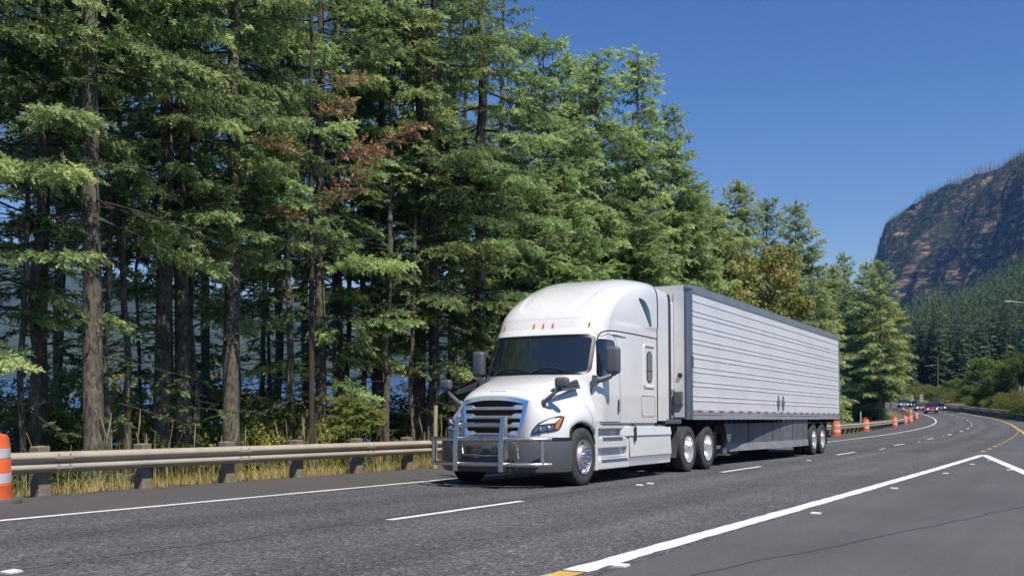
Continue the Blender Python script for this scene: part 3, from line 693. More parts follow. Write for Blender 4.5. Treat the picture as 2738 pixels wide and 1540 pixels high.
terrain('hillside', np.arange(2180, 3700, 16), np.concatenate([np.arange(240, 1100, 12), np.arange(1100, 1500, 40)]), front_h, M['forestfloor'], 6, 40)
terrain('cliff', np.concatenate([np.arange(2230, 2780, 2.5), np.arange(2780, 3600, 20)]), np.concatenate([np.arange(1250, 2420, 9), np.arange(2450, 3300, 60)]), cliff_h, M['cliff'], 16, 50)
# verge behind the barrier
sv = np.arange(18, 560, 4.0); rows = []
for d, h in ((.5, .1), (3, .5), (8, 1.2), (20, 3.0), (45, 5.0), (90, 6)):
    ov = bar_off(sv) + d; q = surf(sv, ov); q[:, 2] = surf(sv, bar_off(sv))[:, 2] + h + rg.normal(size=len(sv)) * .1; rows.append(q)
V = np.concatenate(rows); L_ = len(sv); fs = [(k * L_ + i, k * L_ + i + 1, (k + 1) * L_ + i + 1, (k + 1) * L_ + i) for k in range(5) for i in range(L_ - 1)]
tag(link('verge', np_mesh('verge', V, fs, smooth=True), M['ground']), kind='structure')
# hills across the river
FU = [-1500, -400, 0, 300, 700, 1100, 1500, 2000, 2600]; FV = [800, 760, 720, 800, 830, 780, 860, 900, 960]
def far_h(u, D_):
    zc = (VH - np.interp(u, FU, FV)) / F * 3600; t = np.clip((D_ - 1350) / 2250, 0, 1); x, y = polar_xy(u, D_)
    return WZ - 3 + (zc + 15) * t ** 1.3 + fbm(x, y, 700, 5, 60, True) * 110 * np.clip(t * 3, 0, 1)
terrain('far_hills', np.arange(-1500, 2600, 30), np.concatenate([np.arange(1300, 3700, 45), np.arange(3700, 4900, 150)]), far_h, M['farhill'])
# haze
mz, nt, b = newmat('haze'); nt.nodes.remove(b); vol = nt.nodes.new('ShaderNodeVolumePrincipled'); vol.inputs['Color'].default_value = (.20, .45, 1.0, 1); vol.inputs['Density'].default_value = .00008; vol.inputs['Anisotropy'].default_value = .2
nt.links.new(vol.outputs[0], nt.nodes['Material Output'].inputs['Volume'])
mb = MB(); mb.box((0, 0, 380), (11000, 11000, 2 * 393 + 120)); hz = mb.build('haze', mz); hz.location.z = 40
tag(hz, kind='stuff')
# ---------------------------------------------------------------- tractor
SQ = lambda v, p: math.copysign(abs(v) ** p, v)
def sstep(a, b, x):
    t = min(1, max(0, (x - a) / (b - a))); return t * t * (3 - 2 * t)
def lerp(x, xs, ys): return float(np.interp(x, xs, ys))
ZT, RT = 2.98, 1.05
def cab_par(z):
    """front centre yf, half width w, corner depth c at height z"""
    if z <= ZT:
        yf = lerp(z, [1.0, 1.95, 2.68, 2.76, 2.98], [.30, .36, .74, .80, .92])
        w = lerp(z, [1.0, 1.6, 2.1, 2.66, 2.80, 2.98], [1.215, 1.225, 1.205, 1.15, 1.145, 1.14])
        c = lerp(z, [1.0, 2.0, 2.68, 2.98], [.62, .62, .48, .46])
        return yf, w, c
    q = (z - ZT) / RT; q = min(q, .9999); a = math.asin(min(1, q ** (2.15 / 2)))
    cq = math.cos(a)
    w = 1.14 * cq ** (2 / 2.35); yf = .92 + .62 * q + 1.95 * (1 - cq ** (2 / 1.95)); c = .46 + 1.1 * (1 - cq)
    return yf, w, c
NE = 3.4
def shoulder(z, y):
    """extra half width of the roof towards the rear"""
    if z < ZT: return max(0, 1.222 - cab_par(z)[1]) * sstep(1.2, 2.5, y)
    yf, w, c = cab_par(z); q = (z - ZT) / RT
    wr = 1.235 * max(0, 1 - q ** 9) ** (1 / 3.2)
    return max(0, (wr - w)) * sstep(1.2, 3.3, y)
def front_y(x, z):
    yf, w, c = cab_par(z); t = min(abs(x) / w, .99999)
    phi = math.asin(t ** (NE / 2)); y = yf + c * (1 - math.cos(phi) ** (2 / 2.0))
    return y + panel_dent(x, z)
def panel_dent(x, z):
    if z < 3.1: return 0
    xw = .70; d = min(xw - abs(x), z - 3.17)
    rr = .25
    if xw - abs(x) < rr and z - 3.17 < rr:
        d = rr - math.hypot(rr - (xw - abs(x)), rr - (z - 3.17))
    return .030 * sstep(-.035, .035, d)
def side_x(y, z):
    yf, w, c = cab_par(z)
    if y < yf: return 0
    if y >= yf + c: x = w
    else:
        phi = math.acos(max(0, 1 - (y - yf) / c)); x = w * math.sin(phi) ** (2 / NE)
    return x + shoulder(z, y)
YR = 3.53
def cab_shell():
    zs = list(np.linspace(1.08, 2.6, 22)) + list(np.linspace(2.65, ZT, 10)) + [ZT + RT * math.sin(a) ** (2 / 2.15) for a in np.linspace(0.05, 1.568, 46)[0:]]
    zs = sorted(zs); G = []
    for z in zs:
        yf, w, c = cab_par(z); row = []
        nf = 56
        for i in range(-nf, nf + 1):
            phi = (abs(i) / nf) * math.pi / 2; x = w * math.sin(phi) ** (2 / NE) * (1 if i >= 0 else -1); y = yf + c * (1 - math.cos(phi))
            y += panel_dent(x, z); x += shoulder(z, y) * (1 if i >= 0 else -1)
            row.append((x, y, z))
        y0 = yf + c; ys = np.linspace(y0, YR, 24)[1:]
        R_ = [(w + shoulder(z, y), y, z) for y in ys]
        Lf = [(-(w + shoulder(z, y)), y, z) for y in ys]
        G.append(Lf[::-1] + row + R_)
    return G
def rpoly(pts, rad, n=6):
    """rounded polygon"""
    out = []; N = len(pts)
    if not isinstance(rad, (list, tuple)): rad = [rad] * N
    for i in range(N):
        p0, p1, p2 = [Vector(pts[j % N]) for j in (i - 1, i, i + 1)]
        a = (p0 - p1); b = (p2 - p1); r = min(rad[i], a.length * .49, b.length * .49)
        q0 = p1 + a.normalized() * r; q1 = p1 + b.normalized() * r
        for k in range(n + 1):
            t = k / n; out.append((q0 * (1 - t) ** 2 + p1 * 2 * t * (1 - t) + q1 * t * t)[:])
    return out
def densify(poly, step=.06):
    out = []
    for i in range(len(poly)):
        a, b = Vector(poly[i]), Vector(poly[(i + 1) % len(poly)]); n = max(1, int((b - a).length / step))
        for k in range(n): out.append((a + (b - a) * k / n)[:])
    return out
def patch(mb, poly, fn, rings=8, thick=0):
    poly = densify(poly); c = np.mean(np.array(poly), axis=0); n = len(poly); vs = []; fs = []
    for r in range(rings):
        t = 1 - r / rings
        for (a, b) in poly: vs.append(fn(c[0] + (a - c[0]) * t, c[1] + (b - c[1]) * t))
    vs.append(fn(c[0], c[1]))
    for r in range(rings - 1):
        for i in range(n): fs.append((r * n + i, r * n + (i + 1) % n, (r + 1) * n + (i + 1) % n, (r + 1) * n + i))
    for i in range(n): fs.append(((rings - 1) * n + i, (rings - 1) * n + (i + 1) % n, rings * n))
    mb.add(vs, fs)
def ring(mb, outer, inner, fn):
    vs = [fn(*p) for p in outer] + [fn(*p) for p in inner]; n = len(outer)
    mb.add(vs, [(i, (i + 1) % n, n + (i + 1) % n, n + i) for i in range(n)])
def scaled(poly, d):
    """offset a closed convex-ish outline outwards by d"""
    P = np.array(poly); n = len(P); out = []
    area = sum(P[i][0] * P[(i + 1) % n][1] - P[(i + 1) % n][0] * P[i][1] for i in range(n)); sg_ = 1 if area > 0 else -1
    for i in range(n):
        t = P[(i + 1) % n] - P[i - 1]; l = np.hypot(*t) or 1; nrm = np.array([t[1], -t[0]]) / l * sg_; out.append(tuple(P[i] + nrm * d))
    return out
def F_front(off): return lambda x, z: (x, front_y(x, z) - off * 1.0, z + off * .3)
def F_side(off, sg=1): return lambda y, z: (sg * (side_x(y, z) + off), y, z)
def ribbon(mb, pts, fn, w=.012):
    """thin dark line along a polyline (a, b) laid on fn"""
    P = densify_open(pts); n = len(P); vs = []
    for i in range(n):
        t = np.array(P[min(i + 1, n - 1)]) - np.array(P[max(i - 1, 0)]); l = np.hypot(*t) or 1; nr = np.array([-t[1], t[0]]) / l * w / 2
        vs.append(fn(P[i][0] + nr[0], P[i][1] + nr[1])); vs.append(fn(P[i][0] - nr[0], P[i][1] - nr[1]))
    mb.add(vs, [(2 * i, 2 * i + 1, 2 * i + 3, 2 * i + 2) for i in range(n - 1)])
def densify_open(pts, step=.05):
    out = []
    for a, b in zip(pts[:-1], pts[1:]):
        a, b = Vector(a), Vector(b); n = max(1, int((b - a).length / step))
        for k in range(n): out.append((a + (b - a) * k / n)[:])
    out.append(tuple(pts[-1])); return out
TRX = -8.74
tractor = empty('semi_truck'); tag(tractor, 'white long-nose semi truck tractor with sleeper cab and steel bull bar', 'truck')
tractor.matrix_world = frame_at(15.95, 22.05, TRX)
T = tractor
# cab
mb = MB(); mb.grid(cab_shell()); G = cab_shell()[-1]
cab = mb.build('cab', M['white'], T, smooth=60)
mb = MB()
mb.box((0, YR + .01, 2.4), (2.3, .06, 2.7)); mb.build('rear_wall', M['whitelow'], cab)
mb = MB(); mb.box((0, 2.1, 1.04), (2.38, 2.8, .14)); mb.build('sill', M['whitelow'], cab, bevel=.02)
# windscreen
wp = rpoly([(-1.05, 1.985), (1.05, 1.985), (1.015, 2.665), (-1.015, 2.665)], [.10, .10, .09, .09])
wp = densify(wp)
mb = MB(); patch(mb, scaled(wp, .035), F_front(.006), 10); ws = mb.build('windscreen_seal', M['frit'], T, smooth=60)
mb = MB(); patch(mb, scaled(wp, -.02), F_front(.011), 14); mb.build('windscreen', M['glass'], T, smooth=60)
mb = MB()
for x0, x1, z1_ in ((-.75, -.15, 2.07), (.02, .62, 2.07)):
    pts = [(x0 + (x1 - x0) * t, front_y(x0 + (x1 - x0) * t, 2.035 + .05 * math.sin(t * 3.1)) - .03, 2.035 + .05 * math.sin(t * 3.1)) for t in np.linspace(0, 1, 8)]
    mb.tube(pts, .011, 6)
    mb.tube([(x0 - .05, front_y(x0, 1.98) - .03, 1.98), pts[2]], .012, 6)
mb.build('wiper', M['black'], T)
# amber roof lamps
for x in (-.89, -.20, 0, .20, .89):
    mb = MB(); z = 2.885; y = front_y(x, z)
    mb.lathe([(0, -.012), (.035, -.006), (.040, .03)], (0, 0, 0), 'Y', 14)
    o = mb.build('marker_lamp', M['amber'], T, smooth=60); o.scale = (.62, 1.0, 1.9); o.location = (x, y, z); o.rotation_euler = (-.45, 0, 0)
# visor ridge (the lip over the windscreen)
mb = MB(); rows = []
for (off, z) in ((.0, 2.70), (.018, 2.71), (.022, 2.735), (.010, 2.80), (0.0, 2.83)):
    rows.append([(x, front_y(x, z) - off, z) for x in np.linspace(-1.06, 1.06, 40)])
mb.grid(rows); mb.build('visor_lip', M['white'], T, smooth=60)
mb = MB(); rows = []
for (off, z) in ((-.004, 3.00), (.007, 3.035), (.009, 3.06), (-.004, 3.12)):
    r_ = []
    for x in np.linspace(-1.06, 1.06, 60): r_.append((x, front_y(x, z) - off, z))
    rows.append(r_)
mb.grid(rows); mb.build('roof_ridge', M['white'], T, smooth=60)
# seams
mb = MB()
for sg in (1, -1):
    f = F_side(.003, sg)
    roofline = smoothline([(.93, 2.52), (.98, 2.66), (1.12, 2.76), (1.45, 2.80), (2.2, 2.80), (3.53, 2.79)])
    ribbon(mb, roofline, f, .022)
    ribbon(mb, smoothline([(.70, 1.93), (.60, 1.6), (.585, 1.35), (.63, 1.1)]), f, .014)
    ribbon(mb, smoothline([(1.63, 1.1), (1.64, 1.5), (1.62, 2.4), (1.52, 2.68), (1.28, 2.73), (1.0, 2.66)]), f, .010)
    ribbon(mb, [(.63, 1.1), (1.63, 1.1)], f, .014)
    ribbon(mb, rpoly([(2.68, 1.2), (3.42, 1.2), (3.42, 1.61), (2.68, 1.61)], .09) + [(2.77, 1.2)], f, .009)
mb.build('seam_line', M['seam'], T)
# raised crease along the sleeper side, door swell
for sg in (1, -1):
    # side window
    sp = densify(rpoly([(.74, 1.93), (1.50, 1.99), (1.50, 2.60), (.945, 2.60)], [.07, .07, .10, .07]))
    mb = MB(); patch(mb, scaled(sp, .022), F_side(.004, sg), 8); mb.build('side_window_seal', M['frit'], T, smooth=60)
    mb = MB(); patch(mb, sp, F_side(.008, sg), 8); mb.build('side_window', M['glass'], T, smooth=60)
    # sleeper window
    fr = densify(rpoly([(2.80, 1.76), (3.40, 1.76), (3.40, 2.66), (2.80, 2.66)], .10))
    mb = MB(); ring(mb, scaled(fr, .0), scaled(fr, -.03), F_side(.0, sg)); mb = MB()
    for (oa, ha, ob, hb) in ((0, -.002, -.018, .022), (-.018, .022, -.055, .022), (-.055, .022, -.075, .004)):
        n = len(fr); A = [F_side(ha, sg)(*p) for p in scaled(fr, oa)]; B = [F_side(hb, sg)(*p) for p in scaled(fr, ob)]
        mb.add(A + B, [(i, (i + 1) % n, n + (i + 1) % n, n + i) for i in range(n)])
    sw = mb.build('sleeper_window_frame', M['white'], T, smooth=70)
    inn = densify(rpoly([(3.0, 1.90), (3.26, 1.90), (3.26, 2.49), (3.0, 2.49)], .12))
    mb = MB(); patch(mb, scaled(inn, .022), F_side(.006, sg), 5); mb.build('seal', M['black'], sw)
    mb = MB(); patch(mb, inn, F_side(.012, sg), 5); mb.build('pane', M['glass'], sw)
    mb = MB(); mb.box((sg * (side_x(3.1, 2.1) + .016), 3.13, 2.11), (.01, .24, .02)); mb.build('pane_bar', M['black'], sw)
    # upper triangular window
    tp = densify(rpoly([(2.66, 3.54), (2.92, 3.50), (3.14, 3.30), (3.22, 3.03), (3.14, 3.03)], [.08, .12, .15, .03, .03]))
    mb = MB(); patch(mb, scaled(tp, .016), F_side(.004, sg), 6); mb.build('roof_window_seal', M['frit'], T, smooth=60)
    mb = MB(); patch(mb, tp, F_side(.008, sg), 6); mb.build('roof_window', M['glass'], T, smooth=60)
    # door handle
    hp = densify(rpoly([(1.50, 1.25), (1.575, 1.25), (1.595, 1.52), (1.52, 1.52)], .035))
    mb = MB(); patch(mb, hp, F_side(.006, sg), 3); dh = mb.build('door_handle', M['black'], T)
    mb = MB(); x = side_x(1.55, 1.4) + .025; mb.tube([(sg * (x - .02), 1.535, 1.27), (sg * x, 1.54, 1.30), (sg * x, 1.55, 1.44), (sg * (x - .02), 1.555, 1.48)], .014, 8); mb.build('grip', M['chrome'], dh, smooth=60)
    # rain gutter shade over the door
    mb = MB(); pts = [F_side(.012, sg)(y, z) for (y, z) in ((1.02, 2.70), (1.5, 2.745), (1.98, 2.72))]; mb.tube(pts, [.006, .018, .006], 6); mb.build('drip_rail', M['whitelow'], T, smooth=60)
    # cab side extender
    mb = MB(); zz = np.linspace(1.12, 4.0, 40); G = []
    for z in zz:
        q = max(0, (z - ZT) / RT); wr = 1.235 if z < ZT else 1.235 * max(0.05, 1 - min(q, .999) ** 9) ** (1 / 3.2)
        w0 = side_x(YR, min(z, 3.985)); ye = 4.15
        G.append([(sg * (w0 + (wr + .0 - w0) * t + .012), YR + .035 + (ye - YR - .03) * t, z - .05 * t * sstep(3.7, 4.0, z)) for t in np.linspace(0, 1, 6)])
    mb.grid(G); G2 = [[(sg * (abs(p[0]) - .03), p[1], p[2]) for p in r_] for r_ in G]; mb.grid(G2, True)
    ext = mb.build('side_extender', M['white'], T, smooth=50)
    mb = MB(); G = []
    for z in zz[:-3]:
        q = max(0, (z - ZT) / RT); wr = 1.235 if z < ZT else 1.235 * max(0.05, 1 - min(q, .999) ** 9) ** (1 / 3.2)
        G.append([(sg * (wr + .014), 4.152, z), (sg * (wr + .016), 4.30, z)])
    mb.grid(G); G2 = [[(p[0] - sg * .03, p[1], p[2]) for p in r_] for r_ in G]; mb.grid(G2, True); mb.build('rubber_edge', M['black'], ext)
mb = MB(); rows = []
for y in np.linspace(YR + .03, 4.12, 6):
    rows.append([(x, y, 3.99 - .12 * (abs(x) / 1.1) ** 4) for x in np.linspace(-1.12, 1.12, 20)])
mb.grid(rows); mb.build('roof_fairing_rear', M['white'], T, smooth=60)
# ---- hood
def hood_cage():
    Rw = [
     [(0, -.90, .84), (.47, -.90, .84), (.60, -.985, .84), (.80, -.93, .84), (1.03, -.80, .84), (1.19, -.60, .84), (1.215, -.46, .83)],
     [(0, -.89, 1.12), (.49, -.89, 1.12), (.64, -.965, 1.12), (.82, -.90, 1.11), (1.04, -.75, 1.10), (1.19, -.57, 1.06), (1.215, -.46, .93)],
     [(0, -.88, 1.40), (.52, -.88, 1.38), (.69, -.91, 1.40), (.85, -.79, 1.31), (1.05, -.63, 1.23), (1.195, -.48, 1.14), (1.215, -.40, .99)],
     [(0, -.99, 1.56), (.50, -.95, 1.545), (.73, -.80, 1.51), (.86, -.66, 1.38), (1.06, -.47, 1.28), (1.20, -.32, 1.18), (1.22, -.27, 1.04)],
     [(0, -.80, 1.675), (.52, -.77, 1.655), (.76, -.66, 1.575), (.88, -.52, 1.42), (1.07, -.33, 1.32), (1.205, -.18, 1.21), (1.22, -.14, 1.075)],
     [(0, -.45, 1.79), (.56, -.43, 1.77), (.80, -.38, 1.68), (.91, -.28, 1.47), (1.08, -.12, 1.355), (1.21, -.02, 1.225), (1.225, 0, 1.085)],
     [(0, -.05, 1.89), (.64, -.02, 1.87), (.88, .02, 1.77), (.98, .08, 1.52), (1.12, .16, 1.37), (1.215, .20, 1.23), (1.225, .22, 1.06)],
     [(0, .30, 1.955), (.74, .33, 1.94), (.96, .38, 1.83), (1.05, .42, 1.56), (1.16, .44, 1.38), (1.22, .42, 1.22), (1.225, .42, .98)],
     [(0, .46, 1.98), (.80, .50, 1.965), (1.02, .56, 1.86), (1.10, .58, 1.58), (1.18, .58, 1.38), (1.222, .58, 1.22), (1.225, .56, .90)],
    ]
    G = []
    for r_ in Rw:
        r_ = r_ + [(r_[-1][0] - .10, r_[-1][1] + .01, r_[-1][2] - .0)]
        G.append([(-x, y, z) for (x, y, z) in r_[:0:-1]] + r_)
    return G
mb = MB(); mb.grid(hood_cage()); hood = mb.build('hood', M['white'], T, smooth=180, sub=3)
# centre bulge line of the hood and small scoop
mb = MB()
for sg in (1, -1):
    pass
mb.prism([(-.16, 1.632), (.16, 1.632), (.10, 1.612), (-.10, 1.612)], -.862, -.80, 'Y')
v = [(x, y, z) for (x, y, z) in mb.v]; mb.v = v
mb.build('hood_notch', M['whitelow'], T)
# insect specks on the nose and roof front
rb = np.random.default_rng(4); mb = MB()
for k in range(70):
    x = rb.uniform(-.95, .95); z = rb.uniform(2.78, 3.75); r_ = rb.uniform(.003, .008); y = front_y(x, z) - .002
    mb.add([(x - r_, y, z), (x, y, z + r_), (x + r_, y, z), (x, y, z - r_ * 1.6)], [(0, 1, 2, 3)])
mb.build('insect_specks', M['tar'], T)
# shut lines of the hood, laid on its surface
from mathutils.bvhtree import BVHTree
bpy.context.view_layer.update(); _dg = bpy.context.evaluated_depsgraph_get(); _he = hood.evaluated_get(_dg); _hm = _he.to_mesh()
_bvh = BVHTree.FromPolygons([v.co.copy() for v in _hm.vertices], [tuple(p.vertices) for p in _hm.polygons])
def hood_line(mb, pts, axis, w=.012, off=.003):
    P = densify_open(smoothline(pts, 6), .04); out = []
    for (a, b) in P:
        if axis == 'Z': h = _bvh.ray_cast(Vector((a, b, 4)), Vector((0, 0, -1)))
        else: sg_ = 1 if axis == 'X' else -1; h = _bvh.ray_cast(Vector((sg_ * 3, a, b)), Vector((-sg_, 0, 0)))
        if h[0] is not None: out.append((h[0], h[1] if (h[1].z > 0 or abs(h[1].x) > .3) else -h[1]))
    vs = []
    for i, (p, n_) in enumerate(out):
        t = (out[min(i + 1, len(out) - 1)][0] - out[max(i - 1, 0)][0]).normalized(); c_ = t.cross(n_).normalized()
        if axis == 'Z' and n_.z < 0: n_ = -n_
        if axis != 'Z' and n_.x * (1 if axis == 'X' else -1) < 0: n_ = -n_
        vs += [p + n_ * off + c_ * w / 2, p + n_ * off - c_ * w / 2]
    mb.add(vs, [(2 * i, 2 * i + 1, 2 * i + 3, 2 * i + 2) for i in range(len(out) - 1)])
mb = MB()
for ax in ('X', 'Y'):
    hood_line(mb, [(-.70, 1.475), (-.45, 1.53), (-.1, 1.60), (.25, 1.665)], ax, .010)
    hood_line(mb, [(.30, 1.42), (.36, 1.30), (.40, 1.15), (.41, 1.0)], ax, .008)
mb.build('hood_seam', M['seam'], hood)
mb = MB()
for sg in (1, -1): hood_line(mb, [(sg * .50, -.74), (sg * .535, -.55), (sg * .60, -.2), (sg * .70, .25)], 'Z', .016, .002)
hood_line(mb, [(-.50, -.74), (-.25, -.75), (.25, -.75), (.50, -.74)], 'Z', .014, .002)
mb.build('hood_crease', M['crease'], hood)
# cowl between hood and door with vent
def hood_eval(x, y):
    """approximate hood height"""
    dg = bpy.context.evaluated_depsgraph_get(); return None
for sg in (1, -1):
    mb = MB(); P = [(-.72, 1.62), (-.60, 1.60), (.20, 1.69), (.20, 1.84), (.15, 1.85), (-.62, 1.67)]
    xs = {-.72: .905, -.60: .925, -.62: .885, .20: 1.045, .15: 1.02}
    vs = [(sg * (lerp(y, [-.72, .2], [.885, 1.05]) + (1.72 - z) * .35 + .02), y, z) for (y, z) in P]
    mb.add(vs, [tuple(range(6))]); vent = mb.build('hood_vent', M['plastic'], T)
    mb = MB()
    for k in range(2):
        z0 = .045 + k * .05
        mb.add([(sg * (lerp(y, [-.72, .2], [.885, 1.05]) + (1.72 - z) * .35 + .026), y, z) for (y, z) in ((-.5, 1.625 + z0 * .55), (.16, 1.69 + z0), (.16, 1.705 + z0 + .012), (-.5, 1.633 + z0 * .55))], [(0, 1, 2, 3)])
    mb.build('vent_slot', M['blackmat'], vent)
# grille
def gw(z): return lerp(z, [.80, 1.5], [.535, .655])
gy = lambda x, z: -1.045 + .10 * (abs(x) / .65) ** 2.2 + lerp(z, [.8, 1.5], [-.03, .05])
def gtop(x): return 1.545 - .085 * (abs(x) / .65) ** 2.5
outer = [(-gw(.82), .82)] + [(gw(.82), .82)] + [(x, gtop(x)) for x in np.linspace(.655, -.655, 15)]
outer = densify(outer, .05)
cen = np.mean(np.array(outer), axis=0)
inner = [(cen[0] + (a - cen[0]) * .88, cen[1] + (b - cen[1]) * .84 - .005) for (a, b) in outer]
mb = MB(); n = len(outer)
L1 = [(a, gy(a, b) + .01, b) for (a, b) in outer]; L2 = [(a * .995, gy(a, b) - .035, b) for (a, b) in outer]; L3 = [(a, gy(a, b) - .03, b) for (a, b) in inner]; L4 = [(a, gy(a, b) + .05, b) for (a, b) in inner]
mb.add(L1 + L2 + L3 + L4, [(k * n + i, k * n + (i + 1) % n, (k + 1) * n + (i + 1) % n, (k + 1) * n + i) for k in range(3) for i in range(n)])
gr = mb.build('grille', M['chrome'], T, smooth=35)
mb = MB(); patch(mb, inner, lambda a, b: (a, gy(a, b) + .035, b), 4); mb.build('grille_mesh', M['meshdark'] if 'meshdark' in M else M['blackmat'], gr)
for k, z in enumerate((.89, 1.035, 1.185, 1.335)):
    w = gw(z) * .90; mb = MB(); rows = []
    for (dy, dz) in ((.03, .045), (-.015, .036), (-.034, .012), (-.026, -.026), (.03, -.034)):
        r_ = []
        for x in np.linspace(-w, w, 33):
            e = sstep(.66 * w, .74 * w, abs(x)); r_.append((x, gy(x, z) + dy, z + (dz if dz < 0 else dz * (.55 + .9 * e)) - (0 if dz > 0 else .0)))
        rows.append(r_)
    mb.grid(rows); mb.build('grille_bar', M['barchrome'], gr, smooth=40)
# bumper
bum = [(-1.20, 0), (-1.195, .45), (-1.17, .62), (-1.10, .82), (-.97, 1.02), (-.80, 1.17), (-.62, 1.235), (-.47, 1.24)]
mb = MB(); G = []
for (z, ins, fw) in ((.25, .07, .06), (.27, .03, .02), (.40, .005, 0), (.60, 0, 0), (.76, 0, 0), (.815, .012, .015), (.82, .05, .05)):
    row = [(x - ins * (x / 1.24), y + fw, z) for (y, x) in bum]
    G.append([(-x, y, z_) for (x, y, z_) in row[:0:-1]] + row)
mb.grid(G); bump_ = mb.build('bumper', M['plastic'], T, smooth=40)
mb = MB(); row = [(x + .004, y - .004, 0) for (y, x) in bum]; row = [(-x, y, 0) for (x, y, _) in row[:0:-1]] + row
mb.grid([[(x, y, .80) for (x, y, _) in row], [(x, y, .845) for (x, y, _) in row]]); mb.build('bumper_trim', M['seam'], bump_)
mb = MB(); op = densify(rpoly([(-.50, .70), (.50, .70), (.44, .56), (-.44, .56)], .04))
patch(mb, op, lambda a, b: (a, -1.203 + .012 * (a / .5) ** 2, b), 4); lg = mb.build('lower_grille', M['blackmat'], T)
mb = MB()
for r_ in range(5):
    for q in range(26):
        x = -.46 + q * .0365 + (r_ % 2) * .018; z = .585 + r_ * .026
        if abs(x) < .44: mb.lathe([(.010, 0), (.014, 0), (.014, .004), (.010, .004)], (x, -1.212 + .012 * (x / .5) ** 2, z), 'Y', 6, close=True)
mb.build('honeycomb', M['steel'], lg)
mb = MB(); mb.tube([(-.50, -1.20, .72), (-.47, -1.215, .55), (0, -1.235, .535), (.47, -1.215, .55), (.50, -1.20, .72)], .014, 8); mb.build('grille_surround', M['steel'], lg, smooth=60)
mb = MB(); mb.box((0.0, -1.225, .635), (.16, .05, .10)); mb.build('radar_sensor', M['plastic'], lg, bevel=.01)
# bull bar
bull = empty('bull_bar'); bull.parent = T
for sg in (1, -1):
    mb = MB(); mb.prism([(-1.52, .28), (-1.41, .28), (-1.35, .75), (-1.36, 1.19), (-1.45, 1.19), (-1.52, .7)], sg * .395, sg * .485, 'X'); mb.build('upright', M['steel'], bull, bevel=.008)
mb = MB()
for z in (.815, .40):
    pts = smoothline([(-1.16, -1.10, z), (-1.08, -1.20, z), (-.92, -1.33, z), (-.50, -1.455, z), (0, -1.475, z), (.50, -1.455, z), (.92, -1.33, z), (1.08, -1.20, z), (1.16, -1.10, z)], 5)
    mb2 = MB(); mb2.tube(pts, .037, 14); mb2.build('cross_tube', M['steel'], bull, smooth=60)
mb2 = MB(); mb2.tube([(-.43, -1.42, 1.05), (.43, -1.42, 1.05)], .040, 14); mb2.build('cross_tube', M['steel'], bull, smooth=60)
for sg in (1, -1):
    mb = MB(); mb.tube([(sg * 1.06, -1.22, .40), (sg * 1.05, -1.22, .815)], .038, 12); mb.build('end_tube', M['steel'], bull, smooth=60)
    mb = MB(); mb.box((sg * .50, -1.33, .62), (.03, .16, .26)); mb.tube([(sg * .60, -1.40, .78), (sg * .62, -1.28, .70), (sg * .62, -1.24, .50)], .02, 8); mb.build('bracket', M['steel'], bull, smooth=40)
# headlights
HS = -.065
HP = [(a + HS, b) for (a, b) in [(.775, .915), (1.155, .975), (1.185, 1.06), (1.205, 1.185), (1.16, 1.20), (1.02, 1.16), (.88, 1.07), (.80, .965)]]
dgx = [(.60, -.985), (.80, -.93), (1.03, -.78), (1.19, -.585), (1.215, -.46)]
def hl_y(x, z): return lerp(x, [p[0] for p in dgx], [p[1] for p in dgx]) + lerp(z, [.84, 1.1, 1.25], [0, .045, .12]) - .012
for sg in (1, -1):
    f = lambda a, b, off=0: (sg * (a + off * .5), hl_y(a, b) - off, b); sh = lambda L: [(a + HS, b) for (a, b) in L]
    out = densify(rpoly(HP, .03), .04)
    mb = MB(); patch(mb, scaled(out, .012), lambda a, b: f(a, b, .016), 6); hl = mb.build('headlight', M['black'], T, smooth=60)
    mb = MB(); patch(mb, sh([(.80, .925), (1.09, .97), (1.10, 1.05), (.86, 1.02)]), lambda a, b: f(a, b, .022), 4); mb.build('lens', M['lens'], hl, smooth=60)
    mb = MB(); patch(mb, densify(sh([(.885, 1.055), (1.11, 1.085), (1.165, 1.175), (1.03, 1.145)])), lambda a, b: f(a, b, .022), 4); mb.build('light_strip', M['lightbar'], hl, smooth=60)
    mb = MB(); patch(mb, densify(sh([(1.12, .985), (1.155, .985), (1.195, 1.165), (1.165, 1.165), (1.12, 1.06)])), lambda a, b: f(a, b, .024), 4); mb.build('turn_signal', M['amber'], hl, smooth=60)
    for (a, b) in ((.90 + HS, .975), (1.02 + HS, 1.0)):
        mb = MB(); c = f(a, b, .03); mb.lathe([(0, -.02), (.032, -.012), (.044, 0), (.046, .02)], c, 'Y', 16); mb.build('projector', M['chrome'], hl, smooth=60)
